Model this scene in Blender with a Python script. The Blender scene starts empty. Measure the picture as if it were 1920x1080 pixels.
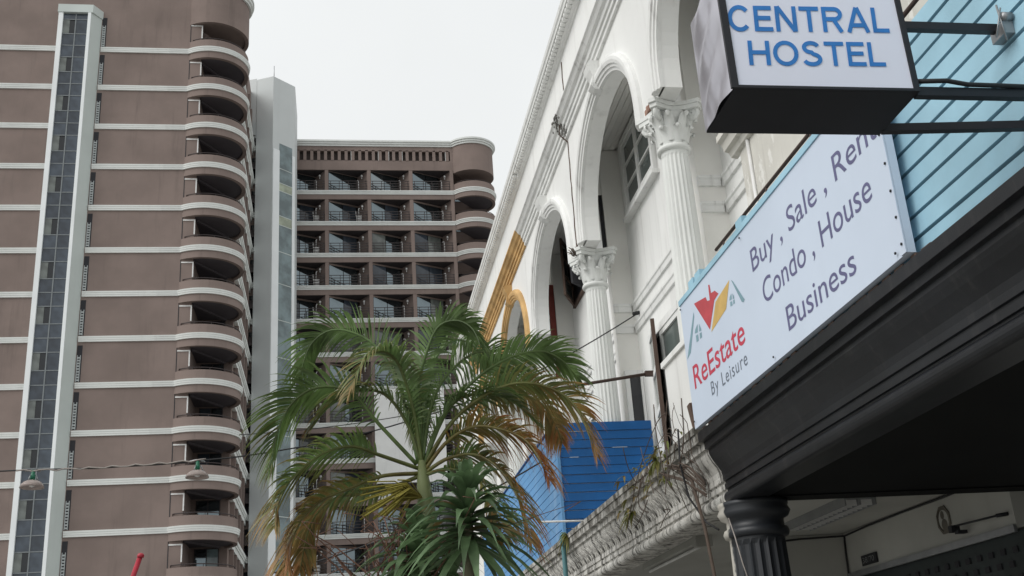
import bpy, bmesh, math, random
from mathutils import Vector, Matrix
random.seed(7)
R = math.radians
SC = bpy.context.scene
COL = SC.collection

# ------------------------------------------------------------------ camera
cam_data = bpy.data.cameras.new("camera")
cam = bpy.data.objects.new("camera", cam_data)
COL.objects.link(cam)
cam_data.sensor_fit = 'HORIZONTAL'
cam_data.sensor_width = 36.0
cam_data.lens = 39.27
cam_data.clip_start = 0.05
cam_data.clip_end = 5000
cam.matrix_world = Matrix(((0.9879, 0.0092, -0.1549, 0.0),
                           (-0.1412, -0.3604, -0.9220, 0.0),
                           (-0.0643, 0.9327, -0.3548, 1.6),
                           (0, 0, 0, 1)))
# re-orthonormalise
_q = cam.matrix_world.to_quaternion()
cam.rotation_mode = 'QUATERNION'
cam.location = (0, 0, 1.6)
cam.rotation_quaternion = _q
SC.camera = cam

# ------------------------------------------------------------------ sky, sun, exposure
SUN_EL, SUN_AZ = 42.0, 248.0          # azimuth clockwise from +Y: behind the camera on the left
world = bpy.data.worlds.new("World")
SC.world = world
world.use_nodes = True
nt = world.node_tree
nt.nodes.clear()
wo = nt.nodes.new("ShaderNodeOutputWorld")
bg = nt.nodes.new("ShaderNodeBackground")
sky = nt.nodes.new("ShaderNodeTexSky")
sky.sky_type = 'NISHITA'
sky.sun_disc = False
sky.sun_elevation = R(SUN_EL)
sky.sun_rotation = R(SUN_AZ)
sky.air_density = 1.0
sky.dust_density = 6.0
sky.ozone_density = 1.0
hs = nt.nodes.new("ShaderNodeHueSaturation")
hs.inputs['Saturation'].default_value = 0.12
nt.links.new(sky.outputs[0], hs.inputs['Color'])
# an even layer of cloud over the sky
tc = nt.nodes.new("ShaderNodeTexCoord")
nz = nt.nodes.new("ShaderNodeTexNoise")
nz.inputs['Scale'].default_value = 2.2
nz.inputs['Detail'].default_value = 5
nt.links.new(tc.outputs['Generated'], nz.inputs['Vector'])
rp = nt.nodes.new("ShaderNodeMapRange")
rp.inputs['From Min'].default_value = 0.3
rp.inputs['From Max'].default_value = 0.7
rp.inputs['To Min'].default_value = 0.93
rp.inputs['To Max'].default_value = 1.03
nt.links.new(nz.outputs['Fac'], rp.inputs['Value'])
cl = nt.nodes.new("ShaderNodeMix")
cl.data_type = 'RGBA'
cl.inputs['Factor'].default_value = 0.88
nt.links.new(hs.outputs['Color'], cl.inputs['A'])
cw = nt.nodes.new("ShaderNodeVectorMath")
cw.operation = 'SCALE'
cw.inputs[0].default_value = (9.75, 10.0, 10.05)
nt.links.new(rp.outputs['Result'], cw.inputs['Scale'])
nt.links.new(cw.outputs[0], cl.inputs['B'])
nt.links.new(cl.outputs['Result'], bg.inputs['Color'])
bg.inputs['Strength'].default_value = 0.1
nt.links.new(bg.outputs[0], wo.inputs['Surface'])

sun_data = bpy.data.lights.new("sun", 'SUN')
sun_data.energy = 1.5
sun_data.angle = R(40)
sun_data.color = (1.0, 0.97, 0.93)
sun = bpy.data.objects.new("sun", sun_data)
COL.objects.link(sun)
_d = Vector((math.sin(R(SUN_AZ)) * math.cos(R(SUN_EL)), math.cos(R(SUN_AZ)) * math.cos(R(SUN_EL)), math.sin(R(SUN_EL))))
sun.rotation_mode = 'QUATERNION'
sun.rotation_quaternion = _d.to_track_quat('Z', 'Y')
sun.location = (-20, -20, 40)

vs = SC.view_settings
vs.view_transform = 'Standard'
vs.look = 'None'
vs.exposure = 0.0
vs.gamma = 1.0
vs.use_curve_mapping = False

# ------------------------------------------------------------------ mesh helpers
class MB:
    def __init__(s):
        s.v, s.f, s.sm = [], [], []
    def add(s, vs_, fs, smooth=False):
        n = len(s.v)
        s.v += [tuple(p) for p in vs_]
        s.f += [tuple(i + n for i in f) for f in fs]
        s.sm += [smooth] * len(fs)
        return s
    def box(s, x0, x1, y0, y1, z0, z1):
        if x0 > x1: x0, x1 = x1, x0
        if y0 > y1: y0, y1 = y1, y0
        if z0 > z1: z0, z1 = z1, z0
        return s.add([(x0, y0, z0), (x1, y0, z0), (x1, y1, z0), (x0, y1, z0),
                      (x0, y0, z1), (x1, y0, z1), (x1, y1, z1), (x0, y1, z1)],
                     [(0, 3, 2, 1), (4, 5, 6, 7), (0, 1, 5, 4), (1, 2, 6, 5), (2, 3, 7, 6), (3, 0, 4, 7)])
    def bar(s, a, b, w, h, up=(0, 0, 1)):
        a, b = Vector(a), Vector(b)
        d = (b - a).normalized()
        u = Vector(up)
        if abs(d.dot(u)) > 0.95: u = Vector((1, 0, 0))
        r = d.cross(u).normalized() * (w / 2)
        u = r.cross(d).normalized() * (h / 2)
        P = [a - r - u, a + r - u, a + r + u, a - r + u, b - r - u, b + r - u, b + r + u, b - r + u]
        return s.add(P, [(0, 1, 2, 3), (7, 6, 5, 4), (0, 4, 5, 1), (1, 5, 6, 2), (2, 6, 7, 3), (3, 7, 4, 0)])
    def tube(s, pts, r, n=6, cap=True):
        pts = [Vector(p) for p in pts]
        rs = r if isinstance(r, (list, tuple)) else [r] * len(pts)
        V, F = [], []
        prev = None
        for i, p in enumerate(pts):
            t = (pts[min(i + 1, len(pts) - 1)] - pts[max(i - 1, 0)])
            if t.length < 1e-9: t = Vector((0, 0, 1))
            t.normalize()
            if prev is None:
                a = t.cross(Vector((0, 0, 1)))
                if a.length < 0.1: a = t.cross(Vector((1, 0, 0)))
            else:
                a = prev - t * prev.dot(t)
            a.normalize(); prev = a
            b = t.cross(a)
            for k in range(n):
                an = 2 * math.pi * k / n
                V.append(p + (a * math.cos(an) + b * math.sin(an)) * rs[i])
        for i in range(len(pts) - 1):
            for k in range(n):
                F.append((i * n + k, i * n + (k + 1) % n, (i + 1) * n + (k + 1) % n, (i + 1) * n + k))
        if cap:
            F.append(tuple(range(n - 1, -1, -1)))
            F.append(tuple((len(pts) - 1) * n + k for k in range(n)))
        return s.add(V, F, True)
    def lathe(s, prof, c=(0, 0, 0), n=24, rad=None, smooth=True, cap=True):
        """prof: (r, z) from bottom to top; rad(angle, index) scales r"""
        V, F = [], []
        for i, (r, z) in enumerate(prof):
            for k in range(n):
                an = 2 * math.pi * k / n
                q = r * (rad(k, i) if rad else 1)
                V.append((c[0] + q * math.cos(an), c[1] + q * math.sin(an), c[2] + z))
        m = len(prof)
        for i in range(m - 1):
            for k in range(n):
                F.append((i * n + k, i * n + (k + 1) % n, (i + 1) * n + (k + 1) % n, (i + 1) * n + k))
        if cap:
            F.append(tuple(range(n - 1, -1, -1)))
            F.append(tuple((m - 1) * n + k for k in range(n)))
        return s.add(V, F, smooth)
    def extrude_y(s, prof, y0, y1, nseg=1):
        """closed profile of (x, z) swept along y"""
        m = len(prof)
        V = []
        for j in range(nseg + 1):
            y = y0 + (y1 - y0) * j / nseg
            V += [(x, y, z) for x, z in prof]
        F = []
        for j in range(nseg):
            for i in range(m):
                F.append((j * m + i, j * m + (i + 1) % m, (j + 1) * m + (i + 1) % m, (j + 1) * m + i))
        F.append(tuple(range(m - 1, -1, -1)))
        F.append(tuple(nseg * m + i for i in range(m)))
        return s.add(V, F)
    def sweep(s, path, prof, smooth=False, closed_prof=True):
        """path: list of (point, outward, up) ; prof: (out, up) pairs"""
        m = len(prof)
        V = []
        for p, o, u in path:
            p, o, u = Vector(p), Vector(o), Vector(u)
            V += [p + o * a + u * b for a, b in prof]
        F = []
        mm = m if closed_prof else m - 1
        for j in range(len(path) - 1):
            for i in range(mm):
                F.append((j * m + i, j * m + (i + 1) % m, (j + 1) * m + (i + 1) % m, (j + 1) * m + i))
        if closed_prof:
            F.append(tuple(range(m - 1, -1, -1)))
            F.append(tuple((len(path) - 1) * m + i for i in range(m)))
        return s.add(V, F, smooth)
    def prism(s, poly, z0, z1):
        n = len(poly)
        V = [(x, y, z0) for x, y in poly] + [(x, y, z1) for x, y in poly]
        F = [tuple(range(n - 1, -1, -1)), tuple(range(n, 2 * n))]
        F += [(i, (i + 1) % n, n + (i + 1) % n, n + i) for i in range(n)]
        return s.add(V, F)
    def mesh(s, name, mat, fix=True):
        me = bpy.data.meshes.new(name)
        me.from_pydata(s.v, [], s.f)
        me.polygons.foreach_set('use_smooth', s.sm)
        if mat: me.materials.append(mat)
        if fix:
            bm = bmesh.new(); bm.from_mesh(me)
            bmesh.ops.recalc_face_normals(bm, faces=bm.faces)
            bm.to_mesh(me); bm.free()
        me.update()
        return me
    def build(s, name, mat, parent=None, fix=True):
        return link(name, s.mesh(name, mat, fix), parent)

def loc_of(o):
    v = Vector((0, 0, 0))
    while o is not None:
        v += o.location; o = o.parent
    return v
def link(name, data, parent=None):
    """mesh data is in world coordinates unless the caller moves the object"""
    o = bpy.data.objects.new(name, data)
    COL.objects.link(o)
    if parent is not None:
        o.parent = parent
        o.matrix_parent_inverse = Matrix.Translation(-loc_of(parent)) if parent.type == 'EMPTY' else Matrix.Identity(4)
    return o
def thing(name, label, cat, loc=(0, 0, 0), group=None):
    o = bpy.data.objects.new(name, None)
    COL.objects.link(o)
    o.location = loc
    o.empty_display_size = 0.3
    tag(o, label, cat, group)
    return o
def tag(o, label=None, cat=None, group=None, kind=None):
    if label: o['label'] = label
    if cat: o['category'] = cat
    if group: o['group'] = group
    if kind: o['kind'] = kind
    return o
def piece(src, parent, d=(0, 0, 0)):
    """another copy of a part, sharing its mesh, shifted by d"""
    o = src.copy()
    COL.objects.link(o)
    if parent is not None and o.parent != parent: o.parent = parent
    o.matrix_parent_inverse = src.matrix_parent_inverse.copy()
    o.location = Vector(src.location) + Vector(d)
    return o
def copy_tree(src, parent, d):
    o = piece(src, parent, d)
    for ch in list(src.children):
        c = ch.copy(); COL.objects.link(c); c.parent = o; c.matrix_parent_inverse = ch.matrix_parent_inverse.copy()
    return o

# ------------------------------------------------------------------ materials
def new_mat(name):
    m = bpy.data.materials.new(name)
    m.use_nodes = True
    n = m.node_tree.nodes
    return m, m.node_tree, n['Principled BSDF']
def coords(nt_, scale=(1, 1, 1)):
    t = nt_.nodes.new("ShaderNodeTexCoord")
    mp = nt_.nodes.new("ShaderNodeMapping")
    mp.inputs['Scale'].default_value = scale
    nt_.links.new(t.outputs['Object'], mp.inputs['Vector'])
    return mp.outputs[0]
def noise(nt_, vec, scale, detail=4, rough=0.55):
    n = nt_.nodes.new("ShaderNodeTexNoise")
    n.inputs['Scale'].default_value = scale
    n.inputs['Detail'].default_value = detail
    n.inputs['Roughness'].default_value = rough
    nt_.links.new(vec, n.inputs['Vector'])
    return n.outputs['Fac']
def ramp(nt_, val, a, b, lo=0.0, hi=1.0):
    r = nt_.nodes.new("ShaderNodeMapRange")
    r.interpolation_type = 'SMOOTHSTEP'
    r.inputs['From Min'].default_value = a
    r.inputs['From Max'].default_value = b
    r.inputs['To Min'].default_value = lo
    r.inputs['To Max'].default_value = hi
    nt_.links.new(val, r.inputs['Value'])
    return r.outputs['Result']
def mix(nt_, fac, a, b):
    m = nt_.nodes.new("ShaderNodeMix")
    m.data_type = 'RGBA'
    for sock, v in (('Factor', fac), ('A', a), ('B', b)):
        if isinstance(v, (int, float)): m.inputs[sock].default_value = v
        elif isinstance(v, tuple): m.inputs[sock].default_value = (v[0], v[1], v[2], 1)
        else: nt_.links.new(v, m.inputs[sock])
    return m.outputs['Result']
def bump(nt_, p, h, strength=0.2, dist=0.01):
    b = nt_.nodes.new("ShaderNodeBump")
    b.inputs['Strength'].default_value = strength
    b.inputs['Distance'].default_value = dist
    nt_.links.new(h, b.inputs['Height'])
    nt_.links.new(b.outputs[0], p.inputs['Normal'])
def mul(nt_, a, b):
    m = nt_.nodes.new("ShaderNodeMath"); m.operation = 'MULTIPLY'
    for i, v in enumerate((a, b)):
        if isinstance(v, (int, float)): m.inputs[i].default_value = v
        else: nt_.links.new(v, m.inputs[i])
    return m.outputs[0]

def paint(name, col, dirt=(0.1, 0.09, 0.08), amount=0.25, streak=1.0, scale=1.0, rough=0.75, var=0.12, bmp=0.15, spec=0.3):
    """painted render / metal / wood with cloudy tone, rain streaks and small specks"""
    m, t, p = new_mat(name)
    v = coords(t)
    big = noise(t, v, 0.45 * scale, 5)
    base = mix(t, ramp(t, big, 0.3, 0.7), tuple(c * (1 - var) for c in col), tuple(min(1, c * (1 + var)) for c in col))
    vs_ = coords(t, (1.0, 1.0, 0.09))
    st = ramp(t, noise(t, vs_, 2.4 * scale, 5, 0.65), 0.52, 0.78, 0, amount * streak)
    base = mix(t, st, base, dirt)
    sp = ramp(t, noise(t, v, 9 * scale, 6, 0.7), 0.6, 0.8, 0, amount * 0.8)
    base = mix(t, sp, base, dirt)
    t.links.new(base, p.inputs['Base Color'])
    p.inputs['Roughness'].default_value = rough
    p.inputs['Specular IOR Level'].default_value = spec
    bump(t, p, noise(t, v, 60 * scale, 3), bmp, 0.004)
    return m
def vinyl(name, col, dirt, amount, streak, scale, rough, var, bmp):
    m = paint(name, col, dirt, amount, streak, scale, rough, var, 0.02)
    t = m.node_tree; p = t.nodes['Principled BSDF']
    bump(t, p, noise(t, coords(t, (1, 1.2, 0.7)), 3.0, 2, 0.4), 0.5, 0.012)     # slack, rippled sheet
    return m
def plain(name, col, rough=0.6, spec=0.4, metal=0.0):
    m, t, p = new_mat(name)
    v = coords(t)
    base = mix(t, ramp(t, noise(t, v, 7, 4), 0.3, 0.7), tuple(c * 0.9 for c in col), tuple(min(1, c * 1.08) for c in col))
    t.links.new(base, p.inputs['Base Color'])
    p.inputs['Roughness'].default_value = rough
    p.inputs['Specular IOR Level'].default_value = spec
    p.inputs['Metallic'].default_value = metal
    return m
def glass(name, col, rough=0.06, wav=0.02):
    m, t, p = new_mat(name)
    v = coords(t)
    base = mix(t, ramp(t, noise(t, v, 0.8, 3), 0.35, 0.65), tuple(c * 0.7 for c in col), tuple(c * 1.3 for c in col))
    t.links.new(base, p.inputs['Base Color'])
    p.inputs['Roughness'].default_value = rough
    p.inputs['IOR'].default_value = 1.52
    bump(t, p, noise(t, v, 1.5, 2), wav, 0.05)
    return m

M = {}
M['brown'] = paint('brown_render', (0.230, 0.180, 0.161), (0.125, 0.10, 0.09), 0.42, 1.0, 0.8, 0.9, 0.11, 0.25)
M['band'] = paint('pale_moulding_paint', (0.72, 0.74, 0.72), (0.30, 0.30, 0.29), 0.25, 0.6, 1.5, 0.8, 0.06)
M['fin'] = paint('pale_green_grey_paint', (0.55, 0.60, 0.58), (0.36, 0.38, 0.37), 0.18, 0.8, 0.7, 0.75, 0.05)
M['finwhite'] = paint('white_trim_paint', (0.82, 0.85, 0.86), (0.5, 0.5, 0.5), 0.12, 0.6, 1, 0.7, 0.04)
M['core'] = paint('grey_tower_paint', (0.60, 0.63, 0.63), (0.42, 0.43, 0.43), 0.12, 0.7, 0.4, 0.7, 0.05)
M['dark'] = plain('dark_void', (0.03, 0.03, 0.035), 0.8)
M['rail'] = plain('dark_rail_metal', (0.045, 0.035, 0.035), 0.5)
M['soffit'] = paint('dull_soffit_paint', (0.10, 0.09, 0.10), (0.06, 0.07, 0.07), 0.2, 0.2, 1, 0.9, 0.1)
M['gl_blue'] = glass('blue_grey_glass', (0.062, 0.078, 0.10))
M['gl_blue2'] = glass('slate_glass', (0.045, 0.056, 0.072))
M['gl_dark'] = glass('dark_glass', (0.012, 0.014, 0.017))
M['gl_pale'] = glass('pale_curtained_glass', (0.15, 0.165, 0.155))
M['gl_teal'] = glass('teal_grey_glass', (0.15, 0.20, 0.21), 0.08)
M['gl_cream'] = glass('cream_backed_glass', (0.36, 0.40, 0.30), 0.12)
M['slot'] = plain('shaded_slot_brown', (0.075, 0.06, 0.055), 0.9)  # dark tone carries the shade inside the parapet slots
M['wsoffit'] = plain('shaded_balcony_soffit', (0.055, 0.047, 0.05), 0.9)  # shade of the balcony ceilings put into the colour
M['gl_bal'] = glass('balcony_glass', (0.07, 0.09, 0.10), 0.05)
M['gl_green'] = glass('green_grey_window_glass', (0.10, 0.12, 0.115), 0.1)
M['mull2'] = plain('dull_louvre_paint', (0.42, 0.45, 0.45), 0.6)
M['gl_curtain'] = glass('curtained_balcony_glass', (0.34, 0.38, 0.39), 0.05)
M['mull'] = plain('grey_mullion', (0.20, 0.22, 0.23), 0.5)
M['white_metal'] = plain('white_enamel', (0.75, 0.75, 0.74), 0.4)
M['white'] = paint('white_render', (0.84, 0.845, 0.83), (0.34, 0.33, 0.31), 0.30, 1.0, 1.6, 0.8, 0.05, 0.25)
M['trimwhite'] = paint('white_stucco_trim', (0.79, 0.795, 0.78), (0.26, 0.25, 0.24), 0.5, 1.0, 3.0, 0.8, 0.06, 0.3)
M['cream'] = paint('cream_render', (0.86, 0.85, 0.815), (0.45, 0.43, 0.38), 0.18, 0.6, 1.2, 0.85, 0.06, 0.2)
M['colwhite'] = paint('column_white_paint', (0.74, 0.755, 0.735), (0.40, 0.40, 0.38), 0.26, 0.8, 3, 0.75, 0.05, 0.2)
M['ochre'] = paint('ochre_paint', (0.58, 0.37, 0.16), (0.22, 0.14, 0.08), 0.6, 0.8, 4, 0.8, 0.2, 0.3)
M['ltblue'] = paint('light_blue_board_paint', (0.34, 0.56, 0.68), (0.52, 0.64, 0.68), 0.18, 0.3, 4, 0.6, 0.12, 0.25)
M['blue'] = paint('deep_blue_board_paint', (0.008, 0.095, 0.29), (0.03, 0.10, 0.24), 0.35, 0.5, 3, 0.5, 0.15, 0.25)
M['paleblue'] = paint('faded_blue_board_paint', (0.13, 0.31, 0.56), (0.46, 0.58, 0.70), 0.55, 0.4, 0.8, 0.6, 0.2, 0.25)
M['black'] = paint('charcoal_gloss_paint', (0.013, 0.0145, 0.018), (0.085, 0.082, 0.078), 0.42, 0.7, 5, 0.38, 0.2, 0.25, 0.38)
M['blackmatt'] = paint('matt_black_paint', (0.004, 0.0045, 0.005), (0.008, 0.012, 0.012), 0.25, 0.2, 3, 0.8, 0.2, 0.1, 0.2)
M['blackmetal'] = plain('black_sign_metal', (0.016, 0.017, 0.022), 0.45)
M['ceil'] = paint('walkway_ceiling_paint', (0.46, 0.46, 0.43), (0.22, 0.21, 0.19), 0.3, 0.3, 2, 0.9, 0.08)
M['signwhite'] = vinyl('sign_vinyl', (0.78, 0.80, 0.91), (0.60, 0.62, 0.70), 0.14, 0.8, 1.5, 0.5, 0.03, 0.03)
M['estwhite'] = vinyl('banner_vinyl', (0.60, 0.68, 0.80), (0.52, 0.58, 0.68), 0.15, 0.8, 1.2, 0.55, 0.04, 0.04)
M['tblue'] = plain('blue_letter_vinyl', (0.03, 0.20, 0.56), 0.5)
M['tgrey'] = plain('slate_letter_vinyl', (0.13, 0.13, 0.25), 0.55)
M['tgrey2'] = plain('grey_letter_vinyl', (0.16, 0.19, 0.24), 0.55)
M['tred'] = plain('red_letter_vinyl', (0.55, 0.06, 0.10), 0.55)
M['lred'] = plain('logo_red_vinyl', (0.52, 0.075, 0.09), 0.55)
M['lyel'] = plain('logo_yellow_vinyl', (0.62, 0.42, 0.14), 0.55)
M['lteal'] = plain('logo_teal_vinyl', (0.22, 0.36, 0.42), 0.55)
M['wood'] = paint('weathered_wood', (0.11, 0.075, 0.06), (0.04, 0.03, 0.025), 0.4, 1, 5, 0.8, 0.2)
M['rust'] = paint('rusty_pipe', (0.075, 0.05, 0.042), (0.16, 0.07, 0.03), 0.4, 0.6, 6, 0.7, 0.2)
M['cable'] = plain('black_cable', (0.02, 0.02, 0.022), 0.6)
M['cablew'] = plain('weathered_twine', (0.30, 0.27, 0.25), 0.8)
M['green'] = plain('green_plastic', (0.015, 0.14, 0.08), 0.4)
M['red'] = plain('red_pole_paint', (0.42, 0.03, 0.05), 0.4)
M['redbrown'] = plain('red_brown_door_paint', (0.20, 0.045, 0.035), 0.6)
M['asphalt'] = paint('concrete_road', (0.27, 0.265, 0.25), (0.12, 0.12, 0.11), 0.3, 0, 3, 0.9, 0.2, 0.6)
M['paving'] = paint('paving', (0.28, 0.27, 0.25), (0.12, 0.11, 0.1), 0.3, 0, 3, 0.9, 0.1, 0.4)
M['line'] = plain('road_line_paint', (0.75, 0.75, 0.72), 0.6)
M['twig'] = plain('dry_twig', (0.10, 0.075, 0.06), 0.9)
M['twigr'] = plain('reddish_twig', (0.16, 0.085, 0.06), 0.9)
M['reflector'] = plain('bright_reflector', (0.85, 0.85, 0.85), 0.25, 0.5, 0.9)
M['grey_metal'] = plain('grey_metal', (0.32, 0.33, 0.34), 0.4, 0.5, 0.6)
M['tealpipe'] = plain('teal_drain_pipe', (0.10, 0.24, 0.26), 0.5)
M['stain'] = paint('black_mould_stain', (0.16, 0.155, 0.145), (0.03, 0.03, 0.03), 0.6, 1, 8, 0.95, 0.4)
M['brickbit'] = paint('bare_brick', (0.36, 0.22, 0.17), (0.5, 0.47, 0.43), 0.4, 0.5, 10, 0.9, 0.2)
M['plaque'] = paint('bronze_plaque', (0.12, 0.11, 0.09), (0.3, 0.28, 0.24), 0.3, 0.3, 12, 0.5, 0.2)
M['shutter'] = paint('dark_green_shutter', (0.035, 0.045, 0.045), (0.015, 0.015, 0.015), 0.3, 0.5, 3, 0.6, 0.2)

def stone_mat():
    """unpainted cornice: old white wash with black mould running down and lichen"""
    m, t, p = new_mat('mouldy_stucco')
    v = coords(t)
    vst = coords(t, (1.2, 1.2, 0.14))
    base = mix(t, ramp(t, noise(t, v, 2.2, 6), 0.3, 0.7), (0.50, 0.485, 0.45), (0.76, 0.75, 0.71))
    f1 = ramp(t, noise(t, vst, 7.0, 6, 0.7), 0.47, 0.66, 0, 0.85)
    base = mix(t, f1, base, (0.06, 0.057, 0.05))
    f2 = ramp(t, noise(t, v, 6.5, 6, 0.7), 0.53, 0.68, 0, 0.75)
    base = mix(t, f2, base, (0.10, 0.095, 0.08))
    sep = t.nodes.new("ShaderNodeSeparateXYZ"); t.links.new(v, sep.inputs[0])
    top = ramp(t, sep.outputs['Z'], 3.50, 3.58)                    # black mould and algae on the exposed top ledge
    f4 = mul(t, top, ramp(t, noise(t, v, 4.5, 6, 0.75), 0.40, 0.60, 0.1, 0.9))
    base = mix(t, f4, base, (0.085, 0.078, 0.062))
    f5 = ramp(t, noise(t, coords(t, (1, 1.6, 0.05)), 9.0, 4, 0.6), 0.56, 0.62, 0, 0.8)
    base = mix(t, f5, base, (0.045, 0.042, 0.038))
    f3 = ramp(t, noise(t, v, 22, 5, 0.7), 0.58, 0.7, 0, 0.7)
    base = mix(t, f3, base, (0.70, 0.69, 0.66))
    t.links.new(base, p.inputs['Base Color'])
    p.inputs['Roughness'].default_value = 0.95
    bump(t, p, noise(t, v, 26, 6, 0.7), 0.7, 0.012)
    return m
M['stone'] = stone_mat()

def dirty_wall():
    m, t, p = new_mat('peeling_cream_wall')
    v = coords(t)
    base = mix(t, ramp(t, noise(t, v, 1.2, 5), 0.3, 0.7), (0.56, 0.545, 0.50), (0.70, 0.685, 0.63))
    pe = ramp(t, noise(t, coords(t, (1, 1, 0.5)), 3.2, 6, 0.7), 0.57, 0.62, 0, 0.85)
    base = mix(t, pe, base, (0.80, 0.79, 0.75))
    st = ramp(t, noise(t, coords(t, (1.2, 1.2, 0.1)), 5, 5), 0.55, 0.75, 0, 0.5)
    base = mix(t, st, base, (0.30, 0.28, 0.24))
    t.links.new(base, p.inputs['Base Color'])
    p.inputs['Roughness'].default_value = 0.9
    bump(t, p, pe, 0.3, 0.01)
    return m
M['dirty'] = dirty_wall()

def crumple():
    m, t, p = new_mat('crumpled_silver_sheet')
    v = coords(t, (1, 1.8, 0.6))
    n1 = noise(t, v, 3.6, 1, 0.3)
    p.inputs['Base Color'].default_value = (0.50, 0.49, 0.53, 1)
    p.inputs['Metallic'].default_value = 0.85
    p.inputs['Roughness'].default_value = 0.42
    bump(t, p, n1, 0.55, 0.10)
    return m
M['crumple'] = crumple()

def ribbed_column():
    """black gloss paint with the neighbour's white paint left on one side"""
    m, t, p = new_mat('black_column_paint')
    v = coords(t)
    sep = t.nodes.new("ShaderNodeSeparateXYZ")
    t.links.new(v, sep.inputs[0])
    a = t.nodes.new("ShaderNodeMath"); a.operation = 'ADD'
    t.links.new(sep.outputs['Y'], a.inputs[0])
    nn = noise(t, coords(t, (1, 1, 0.25)), 6, 5, 0.7)
    s_ = t.nodes.new("ShaderNodeMath"); s_.operation = 'MULTIPLY_ADD'
    t.links.new(nn, s_.inputs[0]); s_.inputs[1].default_value = 0.30; s_.inputs[2].default_value = -0.15
    t.links.new(s_.outputs[0], a.inputs[1])
    # further toward the neighbour (larger y, smaller x)
    b = t.nodes.new("ShaderNodeMath"); b.operation = 'SUBTRACT'
    t.links.new(a.outputs[0], b.inputs[0]); t.links.new(sep.outputs['X'], b.inputs[1])
    f = ramp(t, b.outputs[0], 5.50, 5.54)
    base = mix(t, f, (0.022, 0.025, 0.03), (0.5, 0.48, 0.43))
    t.links.new(base, p.inputs['Base Color'])
    p.inputs['Roughness'].default_value = 0.45
    return m
M['blackcol'] = ribbed_column()

def leaf_mat(name, green, dry, gloss=0.4):
    m, t, p = new_mat(name)
    at = t.nodes.new("ShaderNodeAttribute"); at.attribute_name = 'dry'
    v = coords(t)
    g = mix(t, ramp(t, noise(t, v, 3.0, 3), 0.35, 0.65), tuple(c * 0.65 for c in green), tuple(c * 1.35 for c in green))
    d = mix(t, ramp(t, noise(t, v, 5.0, 3), 0.35, 0.65), dry, (dry[0] * 0.7, dry[1] * 0.45, dry[2] * 0.35))
    base = mix(t, at.outputs['Fac'], g, d)
    t.links.new(base, p.inputs['Base Color'])
    p.inputs['Roughness'].default_value = gloss
    p.inputs['Specular IOR Level'].default_value = 0.5
    tr = t.nodes.new("ShaderNodeBsdfTranslucent")
    t.links.new(base, tr.inputs['Color'])
    ms = t.nodes.new("ShaderNodeMixShader"); ms.inputs[0].default_value = 0.35
    out = t.nodes['Material Output']
    t.links.new(p.outputs[0], ms.inputs[1]); t.links.new(tr.outputs[0], ms.inputs[2])
    t.links.new(ms.outputs[0], out.inputs['Surface'])
    return m
M['palm'] = leaf_mat('palm_leaflet', (0.115, 0.185, 0.060), (0.46, 0.24, 0.085))
M['sword'] = leaf_mat('sword_leaf', (0.11, 0.18, 0.085), (0.28, 0.20, 0.08))
M['weed'] = leaf_mat('weed_leaf', (0.13, 0.16, 0.035), (0.30, 0.24, 0.08))
M['trunk'] = paint('palm_trunk_bark', (0.16, 0.15, 0.10), (0.06, 0.05, 0.04), 0.4, 0.3, 6, 0.9, 0.2, 0.5)
M['shaft'] = paint('palm_crownshaft', (0.17, 0.20, 0.09), (0.12, 0.12, 0.06), 0.3, 0.6, 4, 0.5, 0.2)

# ------------------------------------------------------------------ ground
s = MB(); s.add([(-2500, -2500, 0), (2500, -2500, 0), (2500, 2500, 0), (-2500, 2500, 0)], [(0, 1, 2, 3)])
tag(s.build('ground', M['asphalt']), 'grey concrete ground spreading out to the horizon', kind='structure')
s = MB(); s.add([(-7, -30, .004), (1.9, -30, .004), (1.9, 66, .004), (-7, 66, .004)], [(0, 1, 2, 3)])
tag(s.build('road', M['asphalt']), 'grey concrete road along the row of shophouses', kind='structure')
s = MB()
for y in range(-28, 64, 6): s.add([(-2.6, y, .008), (-2.48, y, .008), (-2.48, y + 3, .008), (-2.6, y + 3, .008)], [(0, 1, 2, 3)])
tag(s.build('road_marking', M['line']), 'white dashed line along the road', kind='structure')
tag(MB().box(2.06, 6.2, -30, 66, 0, .13).build('pavement', M['paving']), 'grey paved walkway under the shophouse arcade', kind='structure')
tag(MB().box(1.9, 2.06, -30, 66, 0, .12).build('kerb', M['paving']), 'grey kerb along the arcade walkway', kind='structure')

def mirror_glass(name, col):
    m, t, p = new_mat(name)
    v = coords(t)
    t.links.new(mix(t, ramp(t, noise(t, v, 0.7, 2), 0.35, 0.65), tuple(c * 0.85 for c in col), tuple(c * 1.15 for c in col)), p.inputs['Base Color'])
    p.inputs['Metallic'].default_value = 0.9
    p.inputs['Roughness'].default_value = 0.05
    bump(t, p, noise(t, v, 1.2, 2), 0.02, 0.05)
    return m
M['gl_curtain'] = mirror_glass('grey_reflective_glass', (0.20, 0.225, 0.235))
M['gl_bal'] = mirror_glass('slate_reflective_glass', (0.15, 0.18, 0.195))

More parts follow.
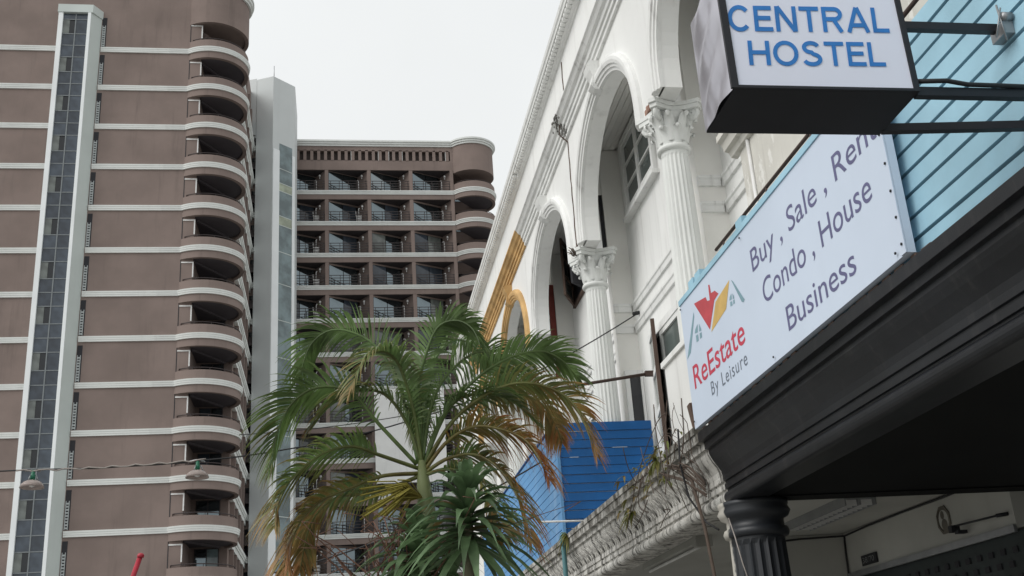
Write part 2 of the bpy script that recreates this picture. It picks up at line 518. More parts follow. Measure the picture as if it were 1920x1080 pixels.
# ------------------------------------------------------------------ left apartment tower (brown, rounded corner balconies)
BANDP = [(d_ * .9, .07 + z_ * .35 / .42) for d_, z_ in [(0, 0), (.10, 0), (.11, .12), (.095, .125), (.095, .14), (.125, .145), (.135, .27), (.12, .275), (.12, .29), (.15, .295), (.16, .42), (0, .42)]]
def arc_path(cx, cy, r, a0, a1, n, z):
    P = []
    for i in range(n + 1):
        a = R(a0 + (a1 - a0) * i / n)
        o = (math.cos(a), math.sin(a), 0)
        P.append(((cx + r * o[0], cy + r * o[1], z), o, (0, 0, 1)))
    return P
def ring(s, cx, cy, r0, r1, a0, a1, n, z0, z1):
    s.sweep(arc_path(cx, cy, 0, a0, a1, n, 0), [(r0, z0), (r1, z0), (r1, z1), (r0, z1)])

YT = 69.0
tower = thing('apartment_tower', 'tall brown apartment tower with white floor bands and stacked rounded corner balconies', 'building', (-20, 80, 0))
TOPZ = 51.2
KS = list(range(-4, 12))
def bz(k): return 12.74 + 3.0 * k           # underside of the white band
s = MB()
s.prism([(-42, YT), (-9.2, YT), (-9.2, 72.6), (-6.9, 72.6), (-6.9, 83.2), (-4.4, 83.2), (-4.4, 98), (-42, 98)], 0, TOPZ)
s.build('wall', M['brown'], tower)
# groove beside the balconies
MB().box(-9.98, -9.93, YT - .012, YT + .01, 0, TOPZ - .3).build('groove', M['dark'], tower)
# top cornice
pr = [(0, 0), (.14, 0), (.14, .14), (.26, .2), (.26, .42), (.34, .45), (.34, .62), (0, .62)]
s = MB()
pth = [((-42, YT, TOPZ - .3), (0, -1, 0), (0, 0, 1)), ((-10.02, YT, TOPZ - .3), (0, -1, 0), (0, 0, 1))]
s.sweep(pth, pr)
s.sweep(arc_path(-8.6, 71, 2.45, 235, 413, 40, TOPZ - .3), pr)
s.build('cornice', M['band'], tower)
# floor bands, left and right of the stair window
def sweep_band(x0, x1, k):
    s = MB()
    s.sweep([((x0, YT, bz(k)), (0, -1, 0), (0, 0, 1)), ((x1, YT, bz(k)), (0, -1, 0), (0, 0, 1))], BANDP)
    return s
bl = sweep_band(-42, -18.66, 0).build('floor_band', M['band'], tower)
br = sweep_band(-15.9, -10.02, 0).build('floor_band', M['band'], tower)
for k in KS:
    if k == 0: continue
    piece(bl, tower, (0, 0, 3.0 * k)); piece(br, tower, (0, 0, 3.0 * k))
# corner balconies
def balcony(k0=0):
    z = bz(k0)
    s = MB()
    A0, A1, N = 235, 413, 40
    ring(s, -8.6, 71, 2.20, 2.45, A0, A1, N, z - .42, z + 1.02)       # skirt and parapet
    b = s.build('balcony', M['brown'], tower)
    s = MB(); s.sweep(arc_path(-8.6, 71, 2.45, A0 + .6, A1, N, z), BANDP)
    s.build('moulding', M['band'], b)
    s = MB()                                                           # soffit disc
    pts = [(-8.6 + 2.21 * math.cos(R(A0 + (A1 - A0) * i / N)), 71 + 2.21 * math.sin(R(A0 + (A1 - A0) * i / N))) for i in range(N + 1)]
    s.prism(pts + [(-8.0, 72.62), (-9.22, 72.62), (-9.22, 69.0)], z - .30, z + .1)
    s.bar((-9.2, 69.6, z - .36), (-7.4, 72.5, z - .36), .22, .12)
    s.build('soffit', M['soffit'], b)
    s = MB()
    arc = [(-8.6 + 2.33 * math.cos(R(a)), 71 + 2.33 * math.sin(R(a)), z + 1.19) for a in range(240, 391, 6)]
    arc = [(arc[0][0], arc[0][1] + .05, z + 1.03)] + arc
    s.tube(arc, .032, 6)
    for a in (262, 288, 312, 336, 360, 382):
        x, y = -8.6 + 2.33 * math.cos(R(a)), 71 + 2.33 * math.sin(R(a))
        s.tube([(x, y, z + 1.0), (x, y, z + 1.19)], .022, 5)
    s.build('railing', M['rail'], b)
    s = MB()                                                           # white edging on the corner of the wall
    s.box(-9.93, -9.14, YT - .05, YT + .0, z + 2.34, z + 2.42)
    s.box(-9.22, -9.14, YT - .05, YT + .0, z + 1.36, z + 2.34)
    s.build('corner_trim', M['white_metal'], b)
    s = MB()
    s.box(-8.85, -7.45, 72.52, 72.6, z + .45, z + 2.55)
    w = s.build('balcony_window', M['rail'], b)
    return b
def balcony_panes(k):
    z = bz(k)
    w = MB().box(-8.9, -7.4, 72.53, 72.6, z + .45, z + 2.6).build('balcony_door', M['rail'], tower)
    for x0, x1 in ((-8.84, -8.18), (-8.12, -7.46)):
        MB().box(x0, x1, 72.50, 72.53, z + .5, z + 2.54).build('pane', M['gl_bal'], w)
    return w
bal0 = balcony(0)
dr0 = balcony_panes(0)
for c in list(bal0.children):
    if c.name.startswith('balcony_window'): bpy.data.objects.remove(c)
for k in KS:
    if k == 0: continue
    copy_tree(bal0, tower, (0, 0, 3.0 * k))
    o = copy_tree(dr0, tower, (0, 0, 3.0 * k))
    for c in o.children:
        c.material_slots[0].link = 'OBJECT'
        c.material_slots[0].material = M[random.choice(['gl_bal', 'gl_bal', 'gl_teal', 'gl_curtain', 'gl_blue2'])]
# top parapet over the last balcony
s = MB(); ring(s, -8.6, 71, 2.20, 2.45, 235, 413, 40, 48.2, TOPZ - .29)
s.prism([(-8.6 + 2.21 * math.cos(R(235 + 178 * i / 40)), 71 + 2.21 * math.sin(R(235 + 178 * i / 40))) for i in range(41)], 48.35, 48.6)
s.build('parapet', M['brown'], tower)
# courtyard side: bands, recesses, posts, far windows
s = MB()
s.sweep([((-6.9, 72.9, bz(0)), (1, 0, 0), (0, 0, 1)), ((-6.9, 83.2, bz(0)), (1, 0, 0), (0, 0, 1))], [(0, -.35), (.25, -.35), (.25, 0), (.32, 0), (.32, .15), (.38, .17), (.38, .42), (0, .42)])
s.sweep([((-6.9, 83.19, bz(0)), (0, -1, 0), (0, 0, 1)), ((-6.0, 83.19, bz(0)), (0, -1, 0), (0, 0, 1))], [(0, 0), (.3, 0), (.3, .42), (0, .42)])
sb = s.build('side_band', M['band'], tower)
s = MB()
s.box(-6.91, -6.86, 0, 1.7, bz(0) + .5, bz(0) + 2.6)
so_m = s.mesh('side_opening', M['dark'])
s = MB()
s.box(-6.9, -6.62, 0, .35, bz(0) + .42, bz(0) + 2.65)
sp_m = s.mesh('side_post', M['brown'])
for k in KS:
    for y in (74.2, 76.6, 79.0, 81.2): link('side_opening', so_m, tower).location = (0, y, 3 * k)
    for y in (73.7, 76.1, 78.5, 80.8): link('side_post', sp_m, tower).location = (0, y, 3 * k)
fw = MB().box(-6.72, -6.1, 83.13, 83.2, bz(0) + .5, bz(0) + 2.4).build('far_window', M['gl_dark'], tower)
s = MB(); s.bar((-6.55, 83.1, bz(0) + 2.0), (-6.55, 82.7, bz(0) + 1.2), .34, .05)
s.build('open_sash', M['rail'], fw)
for k in KS:
    if k == 0: continue
    piece(sb, tower, (0, 0, 3 * k)); copy_tree(fw, tower, (0, 0, 3 * k))
# stair window strip with two fins
ZL = 48.45
s = MB()
s.prism([(-18.72, 68.15), (-16.42, 68.15), (-15.9, YT + .0), (-18.72, YT + .0)], ZL, ZL + .62)
strip = s.build('stair_window', M['fin'], tower)
MB().prism([(-18.66, 68.2), (-18.36, 68.2), (-18.36, YT), (-18.66, YT)], 0, ZL).build('fin', M['finwhite'], strip)
s = MB(); s.prism([(-16.72, 68.22), (-16.52, 68.22), (-15.97, YT), (-16.72, YT)], 0, ZL)
s.build('fin', M['fin'], strip)
MB().box(-16.73, -16.53, 68.16, 68.215, 0, ZL).build('fin_edge', M['finwhite'], strip)
MB().box(-18.36, -16.72, 68.42, 68.9, 0, ZL).build('backing', M['dark'], strip)
zrow = ZL
rows = [('s', .48)]
while sum(r[1] for r in rows) < 47.5:
    rows += [('t', 1.16), ('a', .92), ('b', .92)]
paneS = {}
XM = -17.54
mu = MB().box(XM - .035, XM + .035, 68.33, 68.42, 0, ZL).build('mullion', M['mull'], strip)
rng = random.Random(3)
rail0 = None
for kind, h in rows:
    z1 = zrow; z0 = zrow - h; zrow = z0
    if z0 < 0.2: break
    if rail0 is None:
        rail0 = MB().box(-18.36, -16.72, 68.34, 68.42, -.03, .03).build('transom', M['mull'], strip)
        rail0.location.z = z0
        T0 = rail0
    else:
        o = T0.copy(); COL.objects.link(o); o.parent = strip; o.location.z = z0
    for side in (0, 1):
        xa, xb = ((-18.35, XM - .035), (XM + .035, -16.73))[side]
        mt = M['gl_blue'] if rng.random() < .6 else M['gl_blue2']
        if kind == 't' and side == 0:
            xm = xa + .42
            key = ('tl', round(h, 2))
            if key not in paneS:
                m1 = MB().box(xa, xm, 68.37, 68.40, .03, h - .03).mesh('pane', M['gl_pale'])
                m2 = MB().add([(xm, 68.40, .03), (xb, 68.40, .03), (xb, 68.40, h - .03), (xm, 68.40, h - .03)], [(0, 1, 2, 3)]).mesh('pane', M['gl_dark'])
                paneS[key] = (m1, m2)
            for mm in paneS[key]:
                o = link('pane', mm, None); o.parent = strip; o.location.z = z0
            continue
        key = (kind, side, mt.name)
        if key not in paneS:
            paneS[key] = MB().box(xa, xb, 68.37, 68.40, .03, h - .03).mesh('pane', mt)
        o = link('pane', paneS[key], None); o.parent = strip; o.location.z = z0
# narrow louvred slit beside the fin, one per floor
s = MB(); z = bz(0)
s.box(-15.93, -15.62, YT - .015, YT + .01, z + .5, z + 2.85)
sl = s.build('slit_window', M['dark'], tower)
s = MB()
s.box(-15.9, -15.86, YT - .06, YT - .016, z + .5, z + 2.2); s.box(-15.72, -15.68, YT - .06, YT - .016, z + .5, z + 2.2)
for i in range(9): s.box(-15.86, -15.72, YT - .05, YT - .02, z + .55 + i * .18, z + .65 + i * .18)
s.build('louvre', M['mull2'], sl)
for k in KS:
    if k == 0: continue
    copy_tree(sl, tower, (0, 0, 3 * k))

# ------------------------------------------------------------------ pale lift tower
core = thing('lift_tower', 'plain pale grey lift tower with a tall strip of teal glass, between the brown blocks', 'building', (-5, 86, 0))
CT = 52.2
A, B_, Cc = (-5.03, 82.0), (-3.33, 83.62), (-6.40, 82.62)
s = MB(); s.prism([Cc, A, B_, (-3.33, 88.6), (-6.40, 88.6)], 0, CT); s.build('wall', M['core'], core)
s = MB(); s.prism([(-7.25, 83.0), (-6.42, 82.68), (-6.42, 86), (-7.25, 86)], 46.8, CT + .15); s.build('parapet', M['core'], core)
MB().tube([(-5.0, 82.2, CT), (-5.0, 82.2, CT + 1.1)], .03, 5).build('lightning_rod', M['grey_metal'], core)
ux, uy = (B_[0] - A[0]), (B_[1] - A[1]); L = math.hypot(ux, uy); ux /= L; uy /= L
nx, ny = uy, -ux
def fpt(t, d, z): return (A[0] + ux * t + nx * d, A[1] + uy * t + ny * d, z)
def fbox(t0, t1, d0, d1, z0, z1):
    s = MB()
    V = [fpt(t0, d0, z0), fpt(t1, d0, z0), fpt(t1, d1, z0), fpt(t0, d1, z0), fpt(t0, d0, z1), fpt(t1, d0, z1), fpt(t1, d1, z1), fpt(t0, d1, z1)]
    return s.add(V, [(0, 3, 2, 1), (4, 5, 6, 7), (0, 1, 5, 4), (1, 2, 6, 5), (2, 3, 7, 6), (3, 0, 4, 7)])
fbox(.03, .70, .0, .05, 0, 45.5).build('frame', M['finwhite'], core)
fbox(L - .30, L - .02, .0, .05, 0, 45.5).build('frame', M['finwhite'], core)
edges = [46.2, 43.9, 42.6, 41.9, 39.7, 38.9, 36.6, 33.9, 30.9, 27.9, 24.9, 21.9, 18.9, 15.9, 12.9, 9.9, 6.9, 3.9, .5]
mats = ['gl_teal', 'gl_teal', 'gl_cream', 'gl_teal', 'gl_cream'] + ['gl_teal'] * 20
for i in range(len(edges) - 1):
    fbox(.71, L - .31, .0, .03, edges[i + 1] + .03, edges[i] - .03).build('glass_panel', M[mats[i]], core)
    fbox(.71, L - .31, .0, .045, edges[i + 1] - .03, edges[i + 1] + .03).build('transom', M['fin'], core)

# ------------------------------------------------------------------ back apartment wing
YB = 90.0
wing = thing('apartment_wing', 'brown apartment block with rows of recessed saw-tooth balconies and a rounded right end', 'building', (4, 96, 0))
s = MB()
s.box(-9.0, 13.7, 92.2, 106, 0, 50.2)
s.box(-9.0, 10.6, YB, 92.2, 47.65, 48.60)
s.box(-9.0, 10.6, YB, 92.2, 49.55, 50.2)
s.box(10.25, 10.6, YB + .002, 92.2, 48.60, 49.55)
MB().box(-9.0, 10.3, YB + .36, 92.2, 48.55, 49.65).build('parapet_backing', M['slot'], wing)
s.box(-9.0, 10.3, YB, 92.2, 0, 6.0)
s.build('wall', M['brown'], wing)
x = -6.2
slot0 = None
xs = []
while x < 10.2:
    xs.append(x); x += .605
for i, x in enumerate(xs):                      # wall pieces between the slots in the parapet
    if slot0 is None:
        slot0 = MB().box(x + .34, x + .605, YB, YB + .35, 48.55, 49.65).build('parapet_pier', M['brown'], wing)
    else:
        piece(slot0, wing, (x - xs[0], 0, 0))
jm = MB().box(0, .035, YB + .02, YB + .12, 48.56, 49.6).mesh('slot_pipe', M['white_metal'])
for x in xs:
    if rng.random() < .33:
        o = link('slot_pipe', jm, wing)
        o.location.x = x + (.29 if rng.random() < .6 else .02)
s = MB()
pr = [(0, 0), (.1, 0), (.1, .14), (.2, .18), (.2, .32), (.3, .36), (.3, .52), (0, .52)]
s.sweep([((-9, YB, 50.0), (0, -1, 0), (0, 0, 1)), ((10.42, YB, 50.0), (0, -1, 0), (0, 0, 1))], pr)
CX, CY, CR = 12.2, 91.2, 2.1
s.sweep(arc_path(CX, CY, CR, 215.5, 430, 40, 50.0), pr)
s.build('cornice', M['band'], wing)
s = MB(); s.prism([(CX + 2.1 * math.cos(R(215.5 + 214 * i / 40)), CY + 2.1 * math.sin(R(215.5 + 214 * i / 40))) for i in range(41)], 47.35, 50.2)
s.build('corner_drum', M['brown'], wing)
NF = 13
def wz(k): return 45.12 - 3.0 * k             # underside of band k
s = MB()
s.sweep([((-9, YB, wz(0)), (0, -1, 0), (0, 0, 1)), ((10.42, YB, wz(0)), (0, -1, 0), (0, 0, 1))], [(0, .10), (.06, .10), (.06, .22), (.10, .24), (.10, .34), (.14, .36), (.14, .46), (0, .46)])
wb = s.build('floor_band', M['band'], wing)
s = MB(); s.box(-9, 10.5, YB, 92.2, wz(0) - .36, wz(0) + .45)
wsl = s.build('floor_slab', M['brown'], wing)
MB().box(-9, 10.1, YB + .12, 92.15, wz(0) - .375, wz(0) - .362).build('soffit', M['wsoffit'], wsl)  # thin panel coloured dark for the shade under the slab
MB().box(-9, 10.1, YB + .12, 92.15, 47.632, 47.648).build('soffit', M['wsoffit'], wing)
s = MB(); ring(s, CX, CY, CR - .25, CR, 215.5, 425, 40, wz(0) - .36, wz(0) + 1.12)
cb = s.build('corner_balcony', M['brown'], wing)
s = MB(); s.sweep(arc_path(CX, CY, CR, 216, 425, 40, wz(0)), [(0, .10), (.06, .10), (.06, .22), (.10, .24), (.10, .34), (.14, .36), (.14, .46), (0, .46)])
s.build('moulding', M['band'], cb)
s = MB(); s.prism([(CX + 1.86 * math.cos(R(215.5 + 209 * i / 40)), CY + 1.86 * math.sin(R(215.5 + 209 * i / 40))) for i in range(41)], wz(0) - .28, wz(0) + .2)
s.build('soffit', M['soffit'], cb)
s = MB(); s.tube([(CX + 1.98 * math.cos(R(a)), CY + 1.98 * math.sin(R(a)), wz(0) + 1.27) for a in range(220, 401, 6)], .03, 5)
for a in range(226, 400, 24): s.tube([(CX + 1.98 * math.cos(R(a)), CY + 1.98 * math.sin(R(a)), wz(0) + 1.1) , (CX + 1.98 * math.cos(R(a)), CY + 1.98 * math.sin(R(a)), wz(0) + 1.27)], .02, 5)
s.build('railing', M['rail'], cb)
s = MB(); s.box(10.75, 12.3, 92.12, 92.2, wz(0) + .46, wz(0) + 2.3)
s.build('corner_glass', M['gl_bal'], cb)
for k in range(1, NF):
    piece(wb, wing, (0, 0, -3 * k)); copy_tree(wsl, wing, (0, 0, -3 * k)); copy_tree(cb, wing, (0, 0, -3 * k))
MB().box(10.15, 10.45, YB - .02, 92.2, 6, 47.66).build('end_pier', M['brown'], wing)
# one saw-tooth balcony bay: pier, glass slanting back, brown wall slanting forward
BW = 3.72
BX = [-8.25, -4.53, -.81, 2.91, 6.63]
def bay(x0, z0, extra):
    z1 = z0 + 2.18
    s = MB()
    s.prism([(x0 - .16, YB + .02), (x0 + .16, YB + .02), (x0 + .16, YB + .3), (x0 - .16, YB + .3)], z0, z1)
    a, b, c = (x0 + .16, YB + .15), (x0 + 2.75, YB + 1.45), (x0 + BW - .16, YB + .15)
    s.prism([b, c, (c[0], c[1] + .12), (b[0] + .05, b[1] + .14)], z0, z1)
    # lintel over the glass
    s.prism([a, (a[0], a[1] + .12), (b[0], b[1] + .12), b], z1 - .16, z1)
    o = s.build('balcony_bay', M['brown'], wing)
    def gp(t): return (a[0] + (b[0] - a[0]) * t, a[1] + (b[1] - a[1]) * t + .05)
    for t0, t1 in ((.01, .46), (.48, .93)):
        p, q = gp(t0), gp(t1)
        s = MB(); s.prism([p, q, (q[0], q[1] + .04), (p[0], p[1] + .04)], z0 + .05, z1 - .17)
        s.build('pane', M['gl_curtain' if t0 < .1 else 'gl_bal'], o)
    s = MB()
    for i in range(4):
        s.box(x0 + .16, x0 + BW - .16, YB + .0, YB + .035, z0 + .20 + i * .25, z0 + .25 + i * .25)
    for i in range(5):
        xx = x0 + .3 + i * (BW - .6) / 4
        s.box(xx, xx + .05, YB + .036, YB + .07, z0 + .0, z0 + 1.0)
    s.build('railing', M['rail'], o)
    s = MB(); lx, ly = c[0] - .45, c[1] + .62
    s.lathe([(.02, -.12), (.08, -.09), (.105, 0), (.08, .09), (.02, .12)], (lx, ly - .17, z1 - .42), 10)
    s.box(lx - .04, lx + .04, ly - .16, ly, z1 - .66, z1 - .58)
    s.build('globe_lamp', M['white_metal'], o)
    if extra == 'pipe':
        s = MB(); px = c[0] - .75; py = YB + .62
        s.tube([(px - .16, py + .1, z0 + 1.33), (px - .03, py, z0 + 1.33), (px, py, z0 + 1.26), (px, py, z0)], .035, 6)
        s.build('drain_pipe', M['white_metal'], o)
    else:
        s = MB(); px = c[0] - .8; py = YB + .45
        for i in range(3): s.box(px - .2, px + .22, py, py + .2, z0 + .08 + i * .26, z0 + .27 + i * .26)
        s.tube([(px - .22, py, z0 + .7), (px - .24, py, z0 + 1.22)], .03, 5)
        s.tube([(px + .02, py, z0 + .8), (px + .02, py, z0 + 1.45), (px + .1, py, z0 + 1.52)], .035, 5)
        s.tube([(px + .26, py, z0 + .2), (px + .26, py, z0 + .8)], .025, 5)
        s.build('air_conditioner', M['white_metal'], o)
    return o
bayA = bay(BX[3], wz(0) + .46, 'pipe')
bayB = bay(BX[1], wz(0) + .46, 'ac')
for k in range(NF):
    for i, x in enumerate(BX[1:]):
        src = bayB if ((i == 0 and k > 0) or rng.random() < .12) else bayA
        d = (x - (BX[1] if src is bayB else BX[3]), 0, -3.0 * k)
        if k == 0 and i == 2: continue
        o = copy_tree(src, wing, d)
        for c in o.children:
            if c.name.startswith('pane'):
                m_ = c.data.materials[0].name
                q = rng.random()
                c.material_slots[0].link = 'OBJECT'
                if m_.startswith('curtained'): c.material_slots[0].material = M['gl_curtain'] if q < .7 else (M['gl_bal'] if q < .85 else M['gl_pale'])
                else: c.material_slots[0].material = M['gl_bal'] if q < .6 else (M['gl_blue2'] if q < .85 else M['gl_pale'])
bpy.data.batch_remove(list(bayB.children) + [bayB])
s = MB(); s.box(2.95, 8.7, YB - .5, YB - .21, 19.4, 27.2); s.build('blank_panel', M['white'], wing)

# ------------------------------------------------------------------ shophouse row on the right
XF = 3.50          # front of the arcade wall
XC = 3.70          # column axis
XB = 4.30          # recessed wall
ZS = 7.80          # top of the capitals
ZA = 9.71          # underside of the architrave
COLS = [2.32, 6.46, 10.60, 14.74, 18.88, 23.02, 27.16, 31.30]
HW = 1.58          # half width of an arch
def arch_pts(yc, n=28, a=HW, zs=8.02, zc=9.28):
    P = [(yc - a, ZS)]
    for i in range(n + 1):
        t = math.pi * (1 - i / n)
        P.append((yc + a * math.cos(t), zs + (zc - zs) * math.sin(t)))
    P.append((yc + a, ZS))
    return P
def arch_wall(y0, y1, mat, parent):
    yc = (y0 + y1) / 2
    P = arch_pts(yc)
    s = MB()
    for X in (XF, XF + .22):
        T = [(X, y, ZA + .1) for y, z in P]; Bq = [(X, y, z) for y, z in P]
        n = len(P)
        s.add(Bq + T, [(i, i + 1, n + i + 1, n + i) for i in range(n - 1)])
        s.add([(X, y0, ZS), (X, yc - HW, ZS), (X, yc - HW, ZA + .1), (X, y0, ZA + .1)], [(0, 1, 2, 3)])
        s.add([(X, yc + HW, ZS), (X, y1, ZS), (X, y1, ZA + .1), (X, yc + HW, ZA + .1)], [(0, 1, 2, 3)])
    n = len(P)
    s.add([(XF, y, z) for y, z in P] + [(XF + .22, y, z) for y, z in P], [(i, i + 1, n + i + 1, n + i) for i in range(n - 1)])
    for ya, yb in ((y0, yc - HW), (yc + HW, y1)):
        s.add([(XF, ya, ZS), (XF, yb, ZS), (XF + .22, yb, ZS), (XF + .22, ya, ZS)], [(0, 1, 2, 3)])
    return s.build('arch_wall', mat, parent)
def archivolt(yc, mat, parent):
    P = arch_pts(yc, 36)
    path = []
    for i, (y, z) in enumerate(P):
        if i < 1: o = (0, -1, 0)
        elif i >= len(P) - 1: o = (0, 1, 0)
        else:
            dy, dz = P[i + 1][0] - P[i - 1][0], P[i + 1][1] - P[i - 1][1]
            l = math.hypot(dy, dz); o = (0, -dz / l, dy / l)
        path.append(((XF, y, z), o, (-1, 0, 0)))
    s = MB()
    s.sweep(path, [(-.004, -.02), (-.004, .03), (.035, .035), (.04, .055), (.08, .06), (.085, .08), (.13, .09), (.17, .085), (.20, .05), (.20, -.02)])
    return s.build('archivolt', mat, parent)
def keystone(yc, mat, parent):
    s = MB()
    pr = [(XF + (x_ - XF) * .85, 9.70 - (9.97 - z_) * .85 - .02) for x_, z_ in [(XF + .02, 9.46), (XF - .10, 9.50), (XF - .16, 9.56), (XF - .13, 9.64), (XF - .12, 9.72), (XF - .17, 9.82), (XF - .20, 9.92), (XF - .16, 9.97), (XF + .02, 9.97)]]
    m = len(pr)
    V = []
    for side in (-1, 1):
        for x, z in pr:
            w = .075 + .06 * (z - 9.25) / .45
            V.append((x, yc + side * w, z))
    F = [tuple(range(m)), tuple(range(2 * m - 1, m - 1, -1))] + [(i, (i + 1) % m, m + (i + 1) % m, m + i) for i in range(m)]
    s.add(V, F)
    return s.build('keystone', mat, parent)
def column(y, parent, zb=3.75):
    sh = column_(y, parent, zb)
    for o in [sh] + list(sh.children):
        for v in o.data.vertices:
            v.co.x = XC + (v.co.x - XC) * 1.07; v.co.y = y + (v.co.y - y) * 1.07; v.co.z -= .11 * min(1, (v.co.z - zb) / 3)
    return sh
def column_(y, parent, zb=3.75):
    # fluted shaft
    N = 80
    def fl(k, i):
        if i in (0, 1, 8, 9): return 1.0
        ph = (k % 4)
        return (1.0, .955, .915, .955)[ph]
    H = 7.36 - zb
    pr = [(.185, 0), (.185, .09)] + [(.172 - .032 * (t ** 1.6), .13 + (H - .2) * t) for t in (0, .2, .4, .6, .8, 1)] + [(.140, H - .045), (.140, H)]
    s = MB(); s.lathe(pr, (XC, y, zb), N, fl, smooth=False)
    sh = s.build('column', M['colwhite'], parent)
    s = MB()
    s.lathe([(.14, 7.35), (.172, 7.36), (.18, 7.385), (.172, 7.41), (.14, 7.42)], (XC, y, 0), 28)
    s.build('astragal', M['colwhite'], sh)
    # Corinthian capital: bell, two rows of curling leaves, volutes, concave abacus
    s = MB()
    s.lathe([(.135, 7.42), (.14, 7.52), (.15, 7.62), (.175, 7.72), (.22, 7.79)], (XC, y, 0), 24)
    for row, (zb_, h, r0, n, off) in enumerate(((7.42, .19, .142, 8, 0), (7.45, .31, .148, 8, .5))):
        for j in range(n):
            an = 2 * math.pi * (j + off) / n
            o = Vector((math.cos(an), math.sin(an), 0)); t = Vector((-math.sin(an), math.cos(an), 0))
            c0 = Vector((XC, y, 0))
            st = [(0, 0, .050), (.012, .35, .062), (.022, .65, .056), (.052, .90, .046), (.086, 1.0, .034), (.098, .90, .022), (.086, .80, .010)]
            V, F = [], []
            for d, zz, w in st:
                base = c0 + o * (r0 + d + .03 * row * zz) + Vector((0, 0, zb_ + h * zz))
                V += [base - t * w - o * .012, base - t * w * .45 + o * .012, base + t * w * .45 + o * .012, base + t * w - o * .012]
            for i in range(len(st) - 1):
                for q in range(3): F.append((i * 4 + q, i * 4 + q + 1, i * 4 + 4 + q + 1, i * 4 + 4 + q))
            s.add(V, F, True)
    for j in range(4):
        an = math.pi / 4 + j * math.pi / 2
        o = Vector((math.cos(an), math.sin(an), 0))
        sp = []
        for i in range(15):
            th = i / 14 * 3.6 * math.pi
            rr = .075 * (1 - i / 17)
            sp.append(Vector((XC, y, 7.755)) + o * (.255 + rr * math.sin(th)) + Vector((0, 0, rr * math.cos(th))))
        sp = [Vector((XC, y, 7.60)) + o * .17, Vector((XC, y, 7.72)) + o * .2] + sp
        s.tube(sp, [.02, .028] + [.028] * 15, 5)
        t = Vector((-o.y, o.x, 0))
        for q in (-1, 1):
            a2 = an + q * .42
            o2 = Vector((math.cos(a2), math.sin(a2), 0))
            sp = [Vector((XC, y, 7.74)) + o2 * (.20 + .03 * math.sin(k_ * 1.2)) + Vector((0, 0, .03 * math.cos(k_ * 1.2))) for k_ in range(5)]
            s.tube(sp, .016, 5)
    s.build('capital', M['colwhite'], sh)
    s = MB()
    pts = []
    for j in range(4):
        a0 = math.pi / 4 + j * math.pi / 2
        c = (XC + .35 * math.cos(a0), y + .35 * math.sin(a0)); t = (-math.sin(a0), math.cos(a0))
        d = (XC + .35 * math.cos(a0 + math.pi / 2), y + .35 * math.sin(a0 + math.pi / 2))
        pts += [(c[0] - t[0] * .04, c[1] - t[1] * .04), (c[0] + t[0] * .04, c[1] + t[1] * .04)]
        for f in (.25, .5, .75):
            mx, my = c[0] + (d[0] - c[0]) * f, c[1] + (d[1] - c[1]) * f
            k = .07 * (1 - abs(f - .5) * 1.6)
            L_ = math.hypot(mx - XC, my - y)
            pts.append((mx - (mx - XC) / L_ * k, my - (my - y) / L_ * k))
    s.prism(pts, 7.80, 7.85); s.prism([(XC + (px - XC) * 1.06, y + (py - y) * 1.06) for px, py in pts], 7.852, 7.90)
    s.build('abacus', M['colwhite'], sh)
    return sh
ARCHI = [(XF + .1, ZA), (XF - .04, ZA), (XF - .04, ZA + .07), (XF - .065, ZA + .075), (XF - .065, ZA + .145), (XF - .09, ZA + .15), (XF - .10, ZA + .21), (XF - .14, ZA + .23), (XF - .17, ZA + .28), (XF - .20, ZA + .30), (XF - .20, ZA + .33), (XF + .1, ZA + .33)]
CORN = [(XF + .1, 11.10), (XF - .03, 11.10), (XF - .05, 11.125), (XF - .08, 11.135), (XF - .08, 11.205), (XF - .17, 11.21), (XF - .175, 11.26), (XF - .195, 11.28), (XF - .205, 11.34), (XF + .1, 11.36)]
